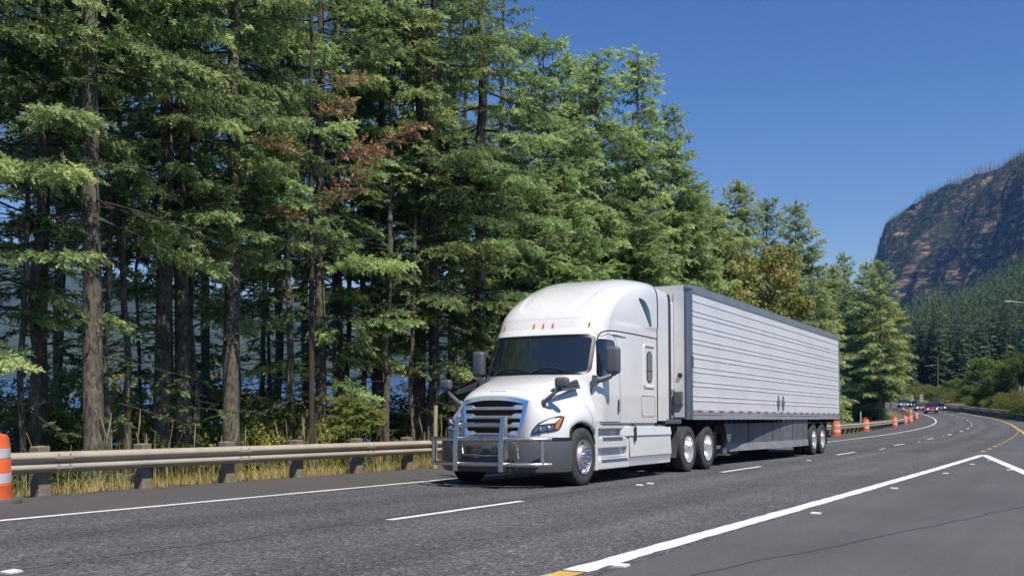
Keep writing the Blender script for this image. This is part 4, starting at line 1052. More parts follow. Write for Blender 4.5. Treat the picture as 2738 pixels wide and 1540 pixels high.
# hood mirrors
def mirror_head(name, c, d, mat, parent, r=.05, rz=0):
    mb = MB(); mb.box((0, 0, 0), d); o = mb.build(name, mat, parent, smooth=180, bevel=r); o.modifiers[0].segments = 4; o.location = c; o.rotation_euler = (0, 0, rz); return o
for sg in (1, -1):
    hm = empty('hood_mirror'); hm.parent = T
    mirror_head('mirror_head', (sg * 1.16, -.69, 1.76), (.25, .13, .19), M['plastic'], hm, .055, sg * .15)
    mb = MB(); mb.tube(smoothline([(sg * .80, -.72, 1.40), (sg * .87, -.75, 1.45), (sg * 1.02, -.74, 1.57), (sg * 1.14, -.68, 1.67)], 5), [.06] * 5 + [.04] * 6 + [.03] * 5, 10, sq=.6); mb.build('mirror_arm', M['plastic'], hm, smooth=60)
    sm = empty('side_mirror'); sm.parent = T
    mirror_head('mirror_head', (sg * 1.41, .88, 2.21), (.27, .17, .50), M['plastic'], sm, .07, sg * .12)
    mb = MB(); mb.tube([(sg * 1.17, .64, 1.85), (sg * 1.27, .68, 1.86), (sg * 1.38, .82, 1.92), (sg * 1.41, .88, 2.0)], [.065, .05, .045, .05], 10, sq=.6); mb.box((sg * 1.175, .62, 1.85), (.07, .13, .17)); mb.build('mirror_arm', M['plastic'], sm, smooth=50)
# lower fairings, steps
for sg in (1, -1):
    mb = MB(); G = []
    for (z, x) in ((.24, 1.14), (.26, 1.20), (.40, 1.215), (.44, 1.235), (.80, 1.215), (.84, 1.235), (1.0, 1.215), (1.015, 1.18)):
        G.append([(sg * (x + .0 * t), 2.08 + 2.25 * t, z + .015 * 0) for t in np.linspace(0, 1, 12)])
    mb.grid(G); mb.build('side_fairing', M['white'], T, smooth=25)
    mb = MB(); mb.box((sg * 1.17, 1.35, .33), (.08, 1.46, .18)); mb.box((sg * 1.17, 1.35, .72), (.07, 1.46, .20)); mb.box((sg * 1.10, 1.38, .53), (.05, 1.5, .24)); mb.box((sg * 1.04, 1.38, .92), (.05, 1.5, .22))
    mb.box((sg * 1.15, .62, .62), (.13, .08, .78)); mb.box((sg * 1.16, 2.06, .52), (.10, .10, .56)); mb.box((sg * 1.13, 1.95, .92), (.17, .28, .20), rz=-sg * .3)
    sp_ = mb.build('step_fairing', M['white'], T, bevel=.02)
    for (y, z, l) in ((1.32, .83, .92), (1.40, .43, 1.2)):
        mb = MB(); mb.box((sg * 1.17, y, z), (.15, l, .03)); st_ = mb.build('step', M['white'], T, bevel=.008)
        mb = MB(); mb.box((sg * 1.18, y + .05, z + .018), (.10, l * .8, .012)); mb.build('step_tread', M['rail'], st_)
    mb = MB(); mb.box((sg * 1.245, 2.32, .86), (.03, .09, .26)); mb.tube([(sg * 1.20, 2.26, 1.06), (sg * 1.25, 2.32, 1.02), (sg * 1.255, 2.33, .86)], .018, 6); mb.build('latch', M['black'], T, bevel=.006)
    # inner arch and quarter fenders
    mb = MB(); G = []
    for a in np.linspace(-.25, math.pi + .15, 18): G.append([(sg * xx, .02 - .60 * math.cos(a), .50 + .60 * math.sin(a)) for xx in (1.19, .75)])
    mb.grid(G); mb.build('wheel_arch_liner', M['blackmat'], T, smooth=60)
    mb = MB(); G = []
    for (y, z) in ((4.42, 1.0), (4.60, 1.04), (4.80, .98), (4.80, .70), (4.72, .36), (4.68, .34)): G.append([(sg * 1.20, y, z), (sg * .62, y, z)])
    mb.grid(G); mb.build('quarter_fender', M['plastic'], T, smooth=30)
    mb = MB(); mb.box((sg * 1.12, 4.45, 1.10), (.28, .9, .10)); mb.build('deck_cover', M['plastic'], T, bevel=.02)
# chassis
mb = MB()
for sg in (1, -1): mb.box((sg * .43, 3.6, .85), (.09, 7.2, .27))
for y in (0.5, 2.2, 4.2, 5.0, 6.0, 7.1): mb.box((0, y, .85), (.8, .14, .22))
mb.box((0, 1.6, .60), (1.5, 2.3, .5)); mb.box((0, 5.95, 1.02), (.95, .95, .09))
for y in (.04, 5.45, 6.77): mb.tube([(-.9, y, .5), (.9, y, .5)], .085, 10)
for y in (5.45, 6.77): mb.lathe([(.02, -.2), (.2, -.15), (.24, 0), (.2, .15), (.02, .2)], (0, y, .5), 'Y', 16)
mb.build('chassis', M['blackmat'], T)
# wheels
def tyre_prof(r, w, rim):
    h = w / 2; sh = .028
    p = [(rim, -h * .80), (rim + .03, -h * .92), (r - .10, -h), (r - sh, -h * .95), (r - .006, -h * .82)]
    for k in range(4):
        g = -h * .82 + (k + 1) * (h * 1.64) / 5
        p += [(r, g - .014), (r - .012, g - .008), (r - .012, g + .008), (r, g + .014)]
    p += [(r - .006, h * .82), (r - sh, h * .95), (r - .10, h), (rim + .03, h * .92), (rim, h * .80)]
    return p
def wheel(parent, x, y, sg, kind, r=.5, name='wheel', spin=0.0):
    """kind: steer, dual"""
    w = empty(name, (x, y, r)); w.parent = parent
    rim = .292
    if kind == 'steer':
        mb = MB(); mb.lathe(tyre_prof(r, .285, rim), (sg * -.142, 0, 0), 'X', 56); mb.build('tyre', M['rubber'], w, smooth=35)
        mb = MB(); pr = [(rim, 0), (rim + .006, .004), (rim + .004, -.02), (rim - .02, -.03), (rim - .03, -.07), (.25, -.085), (.20, -.03), (.17, .005), (.11, .01), (.10, .01)]
        mb.lathe([(a, sg * b) for (a, b) in pr], (0, 0, 0), 'X', 48)
        mb.build('rim', M['alu'], w, smooth=40)
        mb = MB(); mb.lathe([(.10, 0), (.095, sg * .09), (.07, sg * .115), (0, sg * .12)], (sg * .0, 0, 0), 'X', 24)
        for k in range(10):
            a = 2 * math.pi * k / 10; mb.lathe([(0, sg * .075), (.012, sg * .07), (.016, sg * .04), (.019, sg * .0)], (0, .142 * math.cos(a), .142 * math.sin(a)), 'X', 8)
        mb.build('hub', M['chrome'], w, smooth=40)
        mb = MB()
        for k in range(5):
            a = 2 * math.pi * (k + .2) / 5; mb.lathe([(0, 0), (.026, 0)], (sg * -.045, .222 * math.cos(a), .222 * math.sin(a)), 'X', 14)
        mb.build('hand_hole', M['blackmat'], w)
    else:
        mb = MB()
        for xo in (0, .335):
            mb.lathe(tyre_prof(r, .275, rim), (sg * (-.137 - xo), 0, 0), 'X', 56)
        mb.build('tyre', M['rubber'], w, smooth=35)
        mb = MB(); pr = [(rim, 0), (rim + .006, .002), (rim + .003, -.02), (rim - .012, -.03), (rim - .02, -.16), (.24, -.205), (.16, -.20), (.10, -.185), (.095, -.06), (.0, -.05)]
        mb.lathe([(a, sg * b) for (a, b) in pr], (0, 0, 0), 'X', 48); mb.build('rim', M['alu'], w, smooth=40)
        mb = MB()
        for k in range(10):
            a = 2 * math.pi * k / 10 + .1; mb.lathe([(0, sg * -.175), (.012, sg * -.178), (.014, sg * -.20)], (0, .142 * math.cos(a), .142 * math.sin(a)), 'X', 8)
        mb.build('hub', M['chrome'], w, smooth=40)
    return w
for sg in (1, -1):
    wheel(T, sg * 1.225, .04, sg, 'steer')
    for y in (5.45, 6.77): wheel(T, sg * 1.23, y, sg, 'dual')
    mb = MB(); mb.box((sg * .92, 7.42, .55), (.58, .015, .62)); mb.build('mud_flap', M['black'], T)

# ---------------------------------------------------------------- trailer
trailer = empty('semi_trailer'); tag(trailer, 'silver ribbed refrigerated box trailer coupled behind the white tractor', 'trailer')
Mtr = frame_at(15.95 + 5.33, 15.95 + 18.2, TRX)
trailer.matrix_world = Mtr
Q = trailer
L0, L1_, TZ0, TZ1, HW = 0.0, 16.02, 1.15, 4.12, 1.30
# side walls with horizontal ribs
ribs = [3.785, 3.565, 3.46, 3.26, 3.15, 2.94, 2.84, 2.63, 2.52, 2.325, 2.21, 2.0, 1.90, 1.68, 1.57]
def wallprof():
    P = [(HW - .006, 1.36)]
    for z in sorted(ribs): P += [(HW - .006, z - .024), (HW + .004, z - .012), (HW + .006, z + .004), (HW - .006, z + .009)]
    P += [(HW - .006, 3.96)]; return P
wp_ = wallprof()
wall_y = np.linspace(.21, L1_ - .03, 60)
rgw = np.random.default_rng(8)
for sg in (1, -1):
    mb = MB(); G = []
    for (x, z) in wp_:
        G.append([(sg * (x + (rgw.random() - .5) * .0022), y, z) for y in wall_y])
    mb.grid(G); sw_ = mb.build('side_wall', M['trailer'], Q, smooth=20)
    mb = MB()
    for i in range(31):
        y = .42 + i * .515
        for z in np.arange(1.42, 3.94, .10):
            if min(abs(z - r_) for r_ in ribs) > .04: mb.add([(sg * (HW - .0035), y - .006, z), (sg * (HW - .0015), y, z + .006), (sg * (HW - .0035), y + .006, z), (sg * (HW - .0035), y, z - .006)], [(0, 1, 2), (0, 2, 3)])
    mb.build('rivets', M['rail'], sw_)
    mb = MB(); mb.box((sg * (HW - .004), (L0 + .16 + L1_) / 2, 4.04), (.03, L1_ - .18, .16)); mb.box((sg * (HW - .03), (L0 + .3 + L1_) / 2, 4.128), (.08, L1_ - .4, .012)); mb.build('top_rail', M['rail'], Q)
    mb = MB(); mb.box((sg * (HW - .006), (L0 + .16 + L1_) / 2, 1.335), (.03, L1_ - .2, .055)); mb.box((sg * (HW + .001), (L0 + .16 + L1_) / 2, 1.277), (.03, L1_ - .2, .045)); mb.box((sg * (HW - .004), (L0 + .16 + L1_) / 2, 1.20), (.02, L1_ - .2, .105))
    mb.box((sg * (HW + .004), 4.1, 1.20), (.02, 3.6, .10)); mb.box((sg * (HW + .004), 13.9, 1.20), (.02, 2.4, .085))
    br = mb.build('bottom_rail', M['railpale'], Q)
    for i in range(20):
        y = .62 + i * .80; mb = MB(); mb.box((sg * (HW + .0115), y, 1.336), (.004, .24, .034)); mb.build('red_marking', M['red_tape'], br)
    mb = MB()
    for i in range(19):
        y = 1.02 + i * .80; mb.box((sg * (HW + .0110), y, 1.336), (.003, .30, .048))
    mb.build('white_marking', M['white_tape'], br)
    # front corner post: rounded polished steel
    mb = MB(); G = []
    for a in np.linspace(0, math.pi / 2, 9): G.append([(sg * (HW - .11 + .11 * math.cos(a)), .11 - .11 * math.sin(a), z) for z in (TZ0 + .0, 4.11)])
    G = [[(sg * HW, .20, z) for z in (TZ0, 4.11)]] + G + [[(sg * (HW - .125), 0, z) for z in (TZ0, 4.11)]]
    mb.grid(G); cp_ = mb.build('corner_post', M['postmetal'], Q, smooth=50)
    mb = MB(); mb.box((sg * (HW - .245), -.006, 2.58), (.23, .02, 2.76)); mb.build('front_panel', M['trailer'], Q)
    mb = MB(); mb.lathe([(0, -.05), (.05, -.045), (.055, 0)], (sg * (HW - .22), -.01, 2.12), 'Y', 14); mb.build('gladhand', M['black'], Q)
    mb = MB(); mb.box((sg * (HW - .25), -.04, 1.62), (.21, .07, .30)); mb.build('junction_box', M['rail'], Q, bevel=.015)
    mb = MB(); mb.box((sg * (HW - .05), .11, 4.07), (.13, .26, .10)); mb.build('marker_lamp', M['rail'], Q, bevel=.02)
    mb = MB(); mb.box((sg * (HW + .008), .35, 1.235), (.02, .07, .05)); mb.build('marker_lamp', M['amber'], Q, bevel=.01)
    mb = MB(); mb.box((sg * (HW + .004), .17, 2.42), (.02, .13, .26)); ms_ = mb.build('document_box', M['plastic'], Q, bevel=.01)
# two diamond placard holders low on the near side
for y in (7.54, 8.06):
    mb = MB(); x = HW + .016
    mb.add([(x, y - .16, 1.62), (x + .02, y, 1.62), (x, y + .16, 1.62), (x, y, 1.87), (x, y, 1.36)], [(0, 1, 3), (1, 2, 3), (0, 4, 1), (1, 4, 2)])
    dm = mb.build('placard_holder', M['rail'], Q); mb = MB(); mb.box((x + .012, y, 1.66), (.01, .3, .012)); mb.build('crossbar', M['black'], dm)
mb = MB(); mb.box((0, .02, 2.64), (2.38, .03, 2.94)); mb.build('front_wall', M['whitelow'], Q)
mb = MB(); mb.box((0, 8.0, 4.10), (2.5, 15.9, .04)); mb.build('roof', M['trailer'], Q)
mb = MB(); mb.box((0, L1_ - .01, 2.66), (2.56, .05, 2.92)); mb.build('rear_door', M['whitelow'], Q)
mb = MB()
for sg in (1, -1): mb.box((sg * (HW - .03), L1_ + .005, 2.64), (.09, .09, 2.98))
mb.box((0, L1_ + .005, 4.08), (2.6, .09, .10)); mb.box((0, L1_ + .005, 1.18), (2.6, .09, .14)); mb.build('rear_frame', M['rail'], Q)
mb = MB(); mb.box((0, 8.0, 1.20), (2.5, 15.8, .08)); 
for y in np.arange(1.0, 15.5, .45): mb.box((0, y, 1.10), (2.44, .05, .10))
for sg in (1, -1): mb.box((sg * .52, 12.6, .92), (.10, 4.2, .16)); mb.box((sg * .52, 3.4, 1.0), (.1, 1.6, .3))
for y in (12.28, 13.53): mb.tube([(-.9, y, .5), (.9, y, .5)], .075, 10); mb.box((0, y, .80), (1.2, .3, .2))
mb.build('underframe', M['blackmat'], Q)
# reefer unit on the nose, partly behind the cab
mb = MB(); mb.box((0, -.26, 2.75), (1.9, .5, 2.0)); mb.build('cooling_unit', M['white'], Q, bevel=.06)
for sg in (1, -1):
    mb = MB(); mb.box((sg * .95, 3.38, 1.0), (.34, .12, .42)); mb.prism([(3.0, 1.16), (3.78, 1.16), (3.52, .58), (3.32, .58)], sg * 1.10, sg * 1.12, 'X')
    mb.tube([(sg * .98, 3.42, .9), (sg * .98, 3.42, .34)], .055, 12); mb.tube([(sg * .98, 3.42, .55), (sg * .98, 3.42, .30)], .075, 12); mb.box((sg * .98, 3.42, .27), (.26, .30, .03))
    mb.tube([(sg * 1.11, 3.70, .95), (sg * .99, 3.48, .5)], .02, 6)
    mb.build('landing_leg', M['skirt'], Q, bevel=.006)
    # aerodynamic skirt, slanting inwards to the front
    mb = MB(); ys = np.linspace(3.75, 11.35, 16); bow = lambda y: 1.24 - .42 * max(0, (9.6 - y) / 5.85) ** 1.4
    top = [(sg * bow(y), y, 1.16) for y in ys]; low = [(sg * (bow(y) - .01), y, .52) for y in ys]
    top[0] = (sg * bow(3.75), 3.75, 1.16); low[0] = (sg * bow(4.05), 4.08, .52)
    G = [top, low]; mb.grid(G); mb.grid([[(p[0] - sg * .03, p[1], p[2]) for p in r_] for r_ in G], True); sk = mb.build('side_skirt', M['skirt'], Q)
    mb = MB(); l2 = [(sg * (bow(y) + .008), y if i else 4.08, .53) for i, y in enumerate(ys)]; l3 = [(sg * (bow(y) + .02 + .012 * math.sin(y * 5)), y if i else 4.12, .33) for i, y in enumerate(ys)]
    mb.grid([l2, l3]); mb.grid([[(p[0] - sg * .015, p[1], p[2]) for p in r_] for r_ in (l2, l3)], True); mb.build('skirt_flap', M['skirtlow'], sk)
    mb = MB()
    for y in (5.6, 7.5, 9.4): mb.box((sg * (bow(y) + .006), y, .84), (.008, .012, .62))
    mb.build('skirt_joint', M['seam'], sk)
    for y in (12.28, 13.53): wheel(Q, sg * 1.24, y, sg, 'dual')
    mb = MB(); mb.box((sg * .92, 14.25, .66), (.6, .015, .70)); mb.build('mud_flap', M['black'], Q)
mb = MB(); mb.lathe([(0, 0), (.035, 0), (.035, .05), (0, .05)], (HW - .03, 8.1, 1.12), 'X', 12); mb.build('side_lamp', M['amber'], Q)
mb = MB(); mb.box((0, 15.95, .55), (2.1, .10, .10)); 
for sg in (1, -1): mb.box((sg * .6, 15.95, .85), (.08, .08, .6))
mb.build('underride_guard', M['rail'], Q)
# ---------------------------------------------------------------- plants
def spray_template(rng, n=10, hang=.0):
    """a fir twig of unit length along +x with needle tufts standing off all round it"""
    V = []; Fc = []; Tn = []
    def kite(b, d, l, w, tn):
        d = d / np.linalg.norm(d); s_ = np.cross(d, [0, 0, 1.0]); s_ /= (np.linalg.norm(s_) + 1e-6); u = np.cross(s_, d)
        a = rng.uniform(-1.3, 1.3); s_ = s_ * math.cos(a) + u * math.sin(a)
        k = len(V); m_ = b + d * l * .5
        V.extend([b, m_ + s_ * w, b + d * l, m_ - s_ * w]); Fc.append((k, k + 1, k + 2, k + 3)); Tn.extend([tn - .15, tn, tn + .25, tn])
    for i in range(n):
        x = .04 + .90 * i / n
        for sg in (1, -1):
            an = R(rng.uniform(30, 75)); l = (.26 * (1.05 - x) + .15) * rng.uniform(.7, 1.25)
            kite(np.array([x + rng.uniform(-.03, .03), 0, -.10 * x * x]), np.array([math.cos(an), sg * math.sin(an), rng.uniform(-.65, .5)]), l, .054, x * .3)
    for q in range(3): kite(np.array([.2 + .3 * q, 0, -.02 * q]), np.array([1, rng.uniform(-.3, .3), rng.uniform(-.3, .3)]), .38, .045, .15 * q)
    return np.array(V), np.array(Fc), np.array(Tn)

def rot_frames(d, up):
    """rows: x axis = d, z axis ~ up"""
    d = d / np.linalg.norm(d, axis=1, keepdims=True); y = np.cross(up, d); y /= (np.linalg.norm(y, axis=1, keepdims=True) + 1e-9); z = np.cross(d, y)
    return np.stack([d, y, z], 1)

def scatter(templates, pos, dirs, ups, size, tint, rng):
    Vs = []; Fs = []; Ts = []; base = 0
    which = rng.integers(0, len(templates), len(pos))
    for t, (tv, tf, tt) in enumerate(templates):
        ix = np.where(which == t)[0]
        if not len(ix): continue
        Fm = rot_frames(dirs[ix], ups[ix]); v = np.einsum('vk,nkj->nvj', tv, Fm) * size[ix, None, None] + pos[ix, None, :]
        f = tf[None] + (np.arange(len(ix)) * len(tv))[:, None, None] + base
        Vs.append(v.reshape(-1, 3)); Fs.append(f.reshape(-1, tf.shape[1])); Ts.append((tt[None] + tint[ix, None]).ravel()); base += len(ix) * len(tv)
    return np.concatenate(Vs), np.concatenate(Fs), np.clip(np.concatenate(Ts), 0, 1)

def tubes_np(paths, radii, n=4):
    """paths list of (k,3)"""
    V = []; Fc = []; b = 0
    for P, r in zip(paths, radii):
        P = np.asarray(P); k = len(P); t = np.gradient(P, axis=0); t /= np.linalg.norm(t, axis=1, keepdims=True) + 1e-9
        up = np.where(np.abs(t[:, 2:3]) < .9, [[0, 0, 1.0]], [[1.0, 0, 0]]); a = np.cross(t, up); a /= np.linalg.norm(a, axis=1, keepdims=True) + 1e-9; u = np.cross(a, t)
        an = 2 * np.pi * np.arange(n) / n
        ringv = P[:, None, :] + (a[:, None, :] * np.cos(an)[None, :, None] + u[:, None, :] * np.sin(an)[None, :, None]) * np.asarray(r)[:, None, None]
        V.append(ringv.reshape(-1, 3))
        i = np.arange(k - 1)[:, None] * n; j = np.arange(n)[None]; jn = (np.arange(n)[None] + 1) % n
        Fc.append(np.stack([i + j, i + jn, i + n + jn, i + n + j], -1).reshape(-1, 4) + b); b += k * n
    return np.concatenate(V), np.concatenate(Fc)

TEMPL = [spray_template(np.random.default_rng(100 + i)) for i in range(4)]
def conifer(seed, H=22, h0=4.5, Rm=3.4, nb=150, spr=.46, step=.26, dead=20, lean=0.0, r0=None, top_tuft=1.0, gap=.12, droop=1.0, asym=0.0, density=1.0, twig=True):
    rng = np.random.default_rng(seed); r0 = r0 or H * .0105
    zz = np.linspace(0, H, 26); wob = np.cumsum(rng.normal(size=(26, 2)) * .035, axis=0)
    cx = lambda z: np.array([np.interp(z, zz, wob[:, 0]) + lean * z, np.interp(z, zz, wob[:, 1])])
    tr = [r0 * (1 + .35 * math.exp(-z / .5)) * (1 - z / H) ** .75 + .012 for z in zz]
    paths = [np.array([[*cx(z), z] for z in zz])]; rad = [tr]
    tv, tf = tubes_np([paths[0]], [tr], 10)
    bp = []; br = []; P = []; D = []; U = []; Sz = []; Tt = []
    def branch(h, az, L, pitch, live, thick):
        c = cx(h); d0 = np.array([math.cos(az), math.sin(az)])
        k = 6; t = np.linspace(0, 1, k); rr = L * t
        zc = np.tan(pitch) * rr - droop * .042 * rr ** 1.7 + (.05 * L * np.clip(t - .55, 0, 1) ** 2 * 3 if live else 0)
        side = rng.normal() * .08 * rr ** 1.3
        Q_ = np.stack([c[0] + d0[0] * rr - d0[1] * side, c[1] + d0[1] * rr + d0[0] * side, h + zc], -1)
        bp.append(Q_); br.append(thick * (1 - t * .85) + .003)
        return Q_
    if True:
        hs = h0 + (H - .35 - h0) * np.sort(rng.random(nb) ** 1.0)
    for i, h in enumerate(hs):
        az = i * 2.39996 + rng.normal() * .5; q = (H - h) / (H - h0)
        L = Rm * (q ** .62) * (1 - .28 * max(0, q - .75) / .25) * rng.uniform(.62, 1.12) * (1 + asym * math.cos(az)) + .18
        if rng.random() < gap and q > .2: L *= .45
        pitch = R(31 - 39 * min(1, q * 1.5) + rng.normal() * 6)
        Q_ = branch(h, az, L, pitch, True, .008 + .009 * L)
        n = max(3, int(L / step * density)); ts = np.linspace(.16 if L < 1.5 else .34, 1, n)
        shade = rng.normal() * .10
        for t in ts:
            p = np.array([np.interp(t, np.linspace(0, 1, 6), Q_[:, a]) for a in range(3)])
            k5 = min(4, int(t * 5)); bd = Q_[k5 + 1] - Q_[k5]; bd /= np.linalg.norm(bd)
            sd = np.array([-bd[1], bd[0], 0.0]); sd /= np.linalg.norm(sd) + 1e-6
            l2 = (.34 * L * (1.02 - t) ** .7 + .12) * rng.uniform(.7, 1.2)
            for sg in (1, -1):
                an = R(rng.uniform(42, 68)); d2 = bd * math.cos(an) + sd * sg * math.sin(an) + np.array([0, 0, rng.uniform(-.34, .06)]); d2 /= np.linalg.norm(d2)
                m_ = max(1, int(round(l2 / (spr * .62))))
                if twig and l2 > .5: bp.append(np.array([p, p + d2 * l2 * .8])); br.append(np.array([.006, .003]))
                for k in range(m_):
                    u = (k + .15) / m_; pp = p + d2 * l2 * u * .9 + np.array([0, 0, -.10 * (l2 * u) ** 2])
                    P.append(pp); dd = d2 + rng.normal(size=3) * .25 + np.array([0, 0, -.12 - (.8 * rng.random() if rng.random() < .55 else 0)]); D.append(dd)
                    U.append(np.array([0, 0, 1.0]) + rng.normal(size=3) * .6); Sz.append(spr * rng.uniform(.8, 1.25) * (1 - .3 * (1 - q)))
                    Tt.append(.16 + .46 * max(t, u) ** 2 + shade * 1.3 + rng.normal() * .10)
        # tip
        P.append(Q_[-2]); D.append(Q_[-1] - Q_[-2]); U.append(np.array([0, 0, 1.0])); Sz.append(spr * 1.1); Tt.append(.6)
    for k in range(int(14 * top_tuft)):
        h = H - .9 * rng.random() ** 1.5; az = rng.random() * 6.28; c = cx(h); P.append(np.array([*c, h])); D.append(np.array([math.cos(az), math.sin(az), 1.0 + rng.random()])); U.append(np.array([0.0, 0.3, 1])); Sz.append(.36); Tt.append(.45)
    for i in range(dead):
        h = rng.uniform(1.3, h0 + 2.5); L = rng.uniform(.5, 3.2); Q_ = branch(h, rng.random() * 6.28, L, R(rng.uniform(-14, 12)), False, .006 + .004 * L)
        for k in range(int(L * 5)):
            t = rng.uniform(.2, 1); p = np.array([np.interp(t, np.linspace(0, 1, 6), Q_[:, a]) for a in range(3)])
            d = rng.normal(size=3); d[2] = d[2] * .3 - .15; d /= np.linalg.norm(d); bp.append(np.array([p, p + d * rng.uniform(.2, .7) * (1.1 - t)])); br.append(np.array([.005, .002]))
            if rng.random() < .42: P.append(p); D.append(d); U.append(np.array([0, 0, 1.0])); Sz.append(spr * .8); Tt.append(.12)
    bv, bf = tubes_np(bp, br, 3)
    V = np.concatenate([tv, bv]); Fc = np.concatenate([tf, bf + len(tv)])
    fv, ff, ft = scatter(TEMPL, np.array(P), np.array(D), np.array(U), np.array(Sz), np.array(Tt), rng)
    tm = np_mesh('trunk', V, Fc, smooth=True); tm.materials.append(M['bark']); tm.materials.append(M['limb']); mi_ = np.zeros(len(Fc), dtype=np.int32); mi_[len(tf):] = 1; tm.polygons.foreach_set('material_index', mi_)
    return tm, np_mesh('crown', fv, ff, ft)

def far_conifer(seed, H=24, Rm=3.6, nb=60, h0=1.5):
    rng = np.random.default_rng(seed); P = []; D = []; U = []; Sz = []; Tt = []
    for i in range(nb):
        h = h0 + (H - h0) * (i + rng.random() * .8) / nb; q = (H - h) / (H - h0); L = (Rm * q ** .8 * (1 - .25 * max(0, q - .8) / .2)) * rng.uniform(.6, 1.15) + .3; az = i * 2.4 + rng.normal() * .5
        for s_ in range(2 if q > .3 else 1):
            a2 = az + rng.normal() * .35
            P.append(np.array([math.cos(a2) * L * .12, math.sin(a2) * L * .12, h])); D.append(np.array([math.cos(a2), math.sin(a2), .25 - .55 * q + rng.normal() * .12])); U.append(np.array([0, 0, 1.0]) + rng.normal(size=3) * .25); Sz.append(L); Tt.append(.35 + rng.normal() * .18)
    P.append(np.array([0, 0, H - 1.2])); D.append(np.array([.02, .02, 1.0])); U.append(np.array([1.0, 0, 0])); Sz.append(1.6); Tt.append(.5)
    fv, ff, ft = scatter(TEMPL_F, np.array(P), np.array(D), np.array(U), np.array(Sz), np.array(Tt), rng)
    zz = np.linspace(0, H * .97, 6); tv, tf = tubes_np([np.stack([zz * 0, zz * 0, zz], -1)], [.26 * (1 - zz / H) + .02], 5)
    return (tv, tf), (fv, ff, ft)
def fat_template(rng):
    V = []; Fc = []; Tn = []
    for i in range(5):
        x = .12 + .17 * i
        for sg in (1, -1):
            an = R(rng.uniform(35, 60)); l = (.42 * (1.1 - x) + .08) * rng.uniform(.8, 1.2); d = np.array([math.cos(an), sg * math.sin(an), rng.uniform(-.5, .05)]); b = np.array([x, 0, -.12 * x]); s_ = np.array([-d[1], d[0], rng.uniform(-.6, .6)]); s_ /= np.linalg.norm(s_)
            k = len(V); V.extend([b, b + d * l * .5 + s_ * .085, b + d * l, b + d * l * .5 - s_ * .085]); Fc.append((k, k + 1, k + 2, k + 3)); Tn.extend([0, .05, .2, .05])
    k = len(V); V.extend([np.array([0, 0, 0.]), np.array([.6, .06, -.06]), np.array([1.05, 0, -.14]), np.array([.6, -.06, -.1])]); Fc.append((k, k + 1, k + 2, k + 3)); Tn.extend([0, .05, .2, .05])
    return np.array(V), np.array(Fc), np.array(Tn)
TEMPL_F = [fat_template(np.random.default_rng(200 + i)) for i in range(4)]

def leaf_template(rng, n=9, w=.30):
    V = []; Fc = []; Tn = []
    for i in range(n):
        p = rng.normal(size=3) * .36; d = rng.normal(size=3); d[2] = d[2] * .5 - .3; d /= np.linalg.norm(d); s_ = np.cross(d, rng.normal(size=3)); s_ /= np.linalg.norm(s_)
        l = rng.uniform(.35, .6); k = len(V); tn = rng.uniform(-.15, .15)
        V.extend([p, p + d * l * .5 + s_ * w * .5, p + d * l, p + d * l * .5 - s_ * w * .5]); Fc.append((k, k + 1, k + 2, k + 3)); Tn.extend([tn, tn, tn + .08, tn])
    return np.array(V), np.array(Fc), np.array(Tn)
TEMPL_L = [leaf_template(np.random.default_rng(300 + i)) for i in range(5)]
def broadleaf(seed, H=9, Rm=3.5, h0=1.2, n=2600, leaf=.42, stems=3, lobes=16, flat=1.0):
    rng = np.random.default_rng(seed); paths = []; rad = []; cents = []
    for s_ in range(stems):
        az = rng.random() * 6.28; top = np.array([math.cos(az) * Rm * .35, math.sin(az) * Rm * .35, H * rng.uniform(.72, .95)]); b = np.array([rng.normal() * .15, rng.normal() * .15, 0]); k = np.linspace(0, 1, 7)[:, None]
        pth = b + (top - b) * k + rng.normal(size=(7, 3)) * .12 * k; paths.append(pth); rad.append(.10 * (1 - k[:, 0] * .85) * (H / 9) + .012)
        for j in range(6):
            i0 = rng.integers(2, 6); a = rng.random() * 6.28; L = Rm * rng.uniform(.4, .9); e = pth[i0] + np.array([math.cos(a) * L, math.sin(a) * L, rng.uniform(.1, .8) * L * .7]); m_ = (pth[i0] + e) / 2 + rng.normal(size=3) * .15
            paths.append(np.array([pth[i0], m_, e])); rad.append(np.array([.04, .025, .01]) * (H / 9)); cents.append(e)
    for j in range(lobes):
        a = rng.random() * 6.28; z = h0 + (H - h0) * rng.random(); q = (z - h0) / (H - h0); rr = Rm * math.sqrt(max(.05, 1 - (abs(q - .42) / .62) ** 2)) * rng.uniform(.35, .95); cents.append(np.array([math.cos(a) * rr, math.sin(a) * rr, z]))
    cents = np.array(cents); ci = rng.integers(0, len(cents), n); sr = Rm * rng.uniform(.16, .34, len(cents))
    d = rng.normal(size=(n, 3)); d /= np.linalg.norm(d, axis=1, keepdims=True); P = cents[ci] + d * (sr[ci] * rng.random(n) ** .4)[:, None] * np.array([1, 1, .62 * flat]); P[:, 2] = np.maximum(P[:, 2], h0 * .5)
    D = d + rng.normal(size=(n, 3)) * .4; tin = .42 + rng.normal(size=n) * .14 + (rng.normal(size=len(cents)) * .12)[ci]
    fv, ff, ft = scatter(TEMPL_L, P, D, rng.normal(size=(n, 3)), leaf * rng.uniform(.7, 1.3, n), tin, rng)
    tv, tf = tubes_np(paths, rad, 6)
    return np_mesh('trunk', tv, tf, smooth=True), np_mesh('crown', fv, ff, ft)

